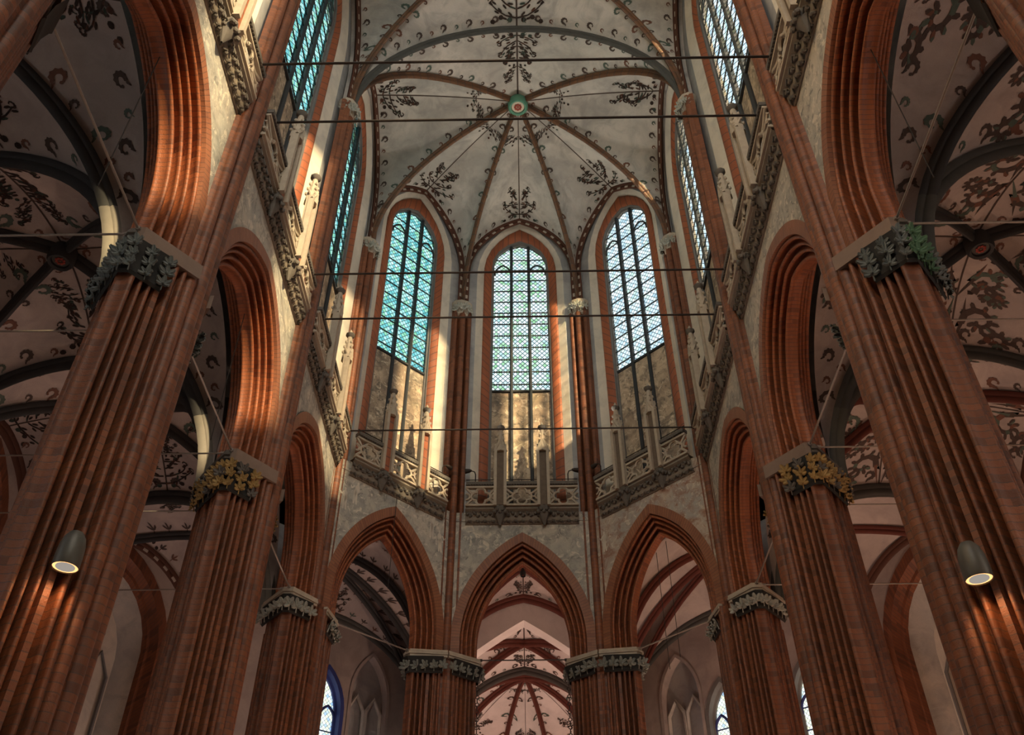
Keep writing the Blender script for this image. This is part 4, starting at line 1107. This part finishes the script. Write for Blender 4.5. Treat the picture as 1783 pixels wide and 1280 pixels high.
# thin cables hanging in the slanting arches
for key, s, zt, lab in ((('R', 4), .25, 12.3, 'left one of two thin cables hanging in the right apse arch'), (('R', 4), -.1, 12.5, 'right one of two thin cables hanging in the right apse arch'),
                        (('L', 4), .05, 14.2, 'thin cable hanging over the crown of the left apse arch'), (('L', 1), -.42, 12.6, 'thin cable hanging down through the nearest left arch'),
                        (('L', 2), -.55, 12.6, 'thin cable hanging down through the second left arch'), (('R', 1), .47, 12.6, 'thin cable hanging down through the nearest right arch')):
    f = FR[key]; w_ = 0. if key[0] == 'R' or key[1] < 4 else WALL + .08
    rod(f.p(s, w_, zt), f.p(s, w_, zt - 3.2), .008, lab, 'iron', 'hanging cables', 'hanging_cable')

# ---------------------------------------------------------------- lamps
def torus(mb, c, R, r, X, Y, n=10):
    c = Vector(c); Z = X.cross(Y)
    rows = [[c + (X * math.cos(a) + Y * math.sin(a)) * (R + r * math.cos(b)) + Z * r * math.sin(b) for b in [2 * PI * k / 5 for k in range(5)]] for a in [2 * PI * j / n for j in range(n + 1)]]
    mb.grid(rows, None, 0, closed=True)
for sd, sg, lz in (('L', -1, 4.78), ('R', 1, 4.55)):
    loc = Vector((sg * 4.80 + (.0 if sd == 'L' else -.03), 8.62, lz))
    t = thing('pier_lamp', loc, 'glowing bell shaped lamp on the %s foreground pier' % SIDE[sd], 'lamp', 'pier lamps')
    q = MB(); q.lathe(loc, [(.135, .0), (.142, .02), (.142, .14), (.135, .26), (.11, .36), (.07, .42), (.001, .44)], 20); q.build('lamp_shell', 'shell', t)
    q = MB(); q.lathe(loc, [(.100, .012), (.132, .012)], 24); q.build('glowing_ring', 'lampring', t)
    q = MB(); q.lathe(loc, [(.001, .006), (.100, .006), (.100, .03)], 24); q.build('reflector', 'lampdisc', t)
    q = MB(); q.tube([loc + Vector((0, 0, .36)), loc + Vector((sg * .08, .12, .42)), loc + Vector((sg * .2, .3, .42))], .016, 6); q.build('bracket', 'shell', t)
    L = bpy.data.lights.new('pier_lamp_light', 'SPOT'); L.energy = 14; L.color = (1, .55, .25); L.spot_size = 2.6; L.spot_blend = .6; L.shadow_soft_size = .08
    lo = bpy.data.objects.new('lamp_bulb', L); COL.objects.link(lo); lo.parent = t; lo.location = (0, 0, -.02)
# chains in the chapel
for sg, y in ((-1, 26.2), (1, 26.2)):
    q = MB(); x = sg * (1.36 if sg < 0 else 1.30); zt = 10.55
    for k in range(40):
        c = (x, y, zt - k * .11)
        X = Vector((1, 0, 0)) if k % 2 else Vector((0, 1, 0))
        torus(q, c, .05, .014, X, Vector((0, 0, 1.35)).normalized(), 8)
    tag(q.build('hanging_chain', 'iron', merge=False), 'black link chain hanging at the %s edge of the middle apse arch' % SIDE['L' if sg < 0 else 'R'], 'chain', 'hanging chains')
# gooseneck spotlights standing on the apse gallery
SPOTS = [(('C', 4), 1.36, 'left of the middle window'), (('C', 4), -1.36, 'right of the middle window'), (('L', 4), -1.40, 'right of the left window'), (('R', 4), 1.40, 'left of the right window')]
for key, s, lab in SPOTS:
    f = FR[key]; b = f.p(s, .64, GAL + 1.16); t = thing('gallery_spotlight', b, 'small black gooseneck spotlight on the apse gallery, ' + lab, 'spotlight', 'gallery spotlights')
    sg = 1 if s > 0 else -1
    q = MB(); q.tube([b, b + Vector((0, 0, .32)), b + f.s * sg * .03 + Vector((0, 0, .42)), b + f.s * sg * .14 + Vector((0, 0, .47))], .018, 6); q.build('stem', 'iron', t)
    q = MB(); d = (f.s * sg * .8 + Vector((0, 0, -.1))).normalized()
    hd = b + f.s * sg * .14 + Vector((0, 0, .47))
    q.tube([hd - d * .02, hd + d * .06, hd + d * .18], [.03, .06, .075], 10); q.build('lamp_head', 'iron', t)
    L = bpy.data.lights.new('gallery_light', 'SPOT'); L.energy = 480; L.color = (1, .93, .82); L.spot_size = 1.5; L.spot_blend = .8; L.shadow_soft_size = .12
    lo = bpy.data.objects.new('gallery_light', L); COL.objects.link(lo); lp = hd + d * .2 + f.n * .12
    lo.matrix_world = Matrix.Translation(lp) @ (Vector((0, 15.5, 27.)) - lp).to_track_quat('-Z', 'Y').to_matrix().to_4x4()

# ---------------------------------------------------------------- light
SUN = Vector((-.85, 1.0, -.52)).normalized()
L = bpy.data.lights.new('sun', 'SUN'); L.energy = 34.; L.color = (1, .68, .38); L.angle = .03
o = bpy.data.objects.new('sun', L); COL.objects.link(o); o.rotation_euler = SUN.to_track_quat('-Z', 'Y').to_euler()
for loc, e, c in (((1.2, 32.5, 1.5), 1000, (1, .66, .54)), ((0, 25.3, 1.), 260, (1, .76, .70)), ((7., 24., 1.), 980, (1, .70, .54)), ((-7., 24., 1.), 230, (.92, .82, .85)),
                  ((9., 17., 0.), 380, (1, .66, .48)), ((-9., 17., 0.), 100, (1, .78, .70)), ((9., 8., 0.), 170, (1, .68, .52)), ((-9., 8., 0.), 55, (1, .72, .60))):
    L = bpy.data.lights.new('fill_light', 'POINT'); L.energy = e; L.color = c; L.shadow_soft_size = .3      # added fill without fixtures, brightens chapel, ambulatory and aisles
    o = bpy.data.objects.new('fill_light', L); COL.objects.link(o); o.location = loc
wd = bpy.data.worlds.new('sky'); SC.world = wd; wd.use_nodes = True; nt = wd.node_tree; g = N(nt)
for n in list(nt.nodes): nt.nodes.remove(n)
out = g.new('ShaderNodeOutputWorld'); bg = g.new('ShaderNodeBackground')
tc = g.new('ShaderNodeTexCoord').outputs['Generated']
vm = g.new('ShaderNodeVectorMath', operation='DOT_PRODUCT'); g.link(tc, vm.inputs[0]); vm.inputs[1].default_value = tuple(-SUN)
col = g.ramp(g.math('MULTIPLY_ADD', vm.outputs['Value'], .5, .5), [(.0, (.66, .80, .84)), (.55, (.74, .83, .88)), (.85, (1.0, .98, .93)), (1., (1.8, 1.7, 1.5))])
g.link(col, bg.inputs[0]); bg.inputs[1].default_value = 3.2
g.link(bg.outputs[0], out.inputs[0])

# ---------------------------------------------------------------- camera
F_PX, PITCH, YAW, ROLL = 1591., .718, -.0169, -.0004
cam = bpy.data.cameras.new('camera'); co = bpy.data.objects.new('camera', cam); COL.objects.link(co)
cam.sensor_fit = 'HORIZONTAL'; cam.sensor_width = 36.; cam.lens = F_PX / 1783 * 36; cam.clip_start = .05; cam.clip_end = 500
Fv = Vector((math.sin(YAW) * math.cos(PITCH), math.cos(YAW) * math.cos(PITCH), math.sin(PITCH)))
Rv = Vector((math.cos(YAW), -math.sin(YAW), 0)); Uv = Rv.cross(Fv)
Rr = Rv * math.cos(ROLL) + Uv * math.sin(ROLL); Ur = -Rv * math.sin(ROLL) + Uv * math.cos(ROLL)
mw = Matrix((Rr, Ur, -Fv)).transposed().to_4x4(); mw.translation = Vector((.093, 0, 0)); co.matrix_world = mw
SC.camera = co
vs = SC.view_settings; vs.view_transform = 'Standard'; vs.look = 'None'; vs.gamma = 1.; vs.use_curve_mapping = False; vs.exposure = .45
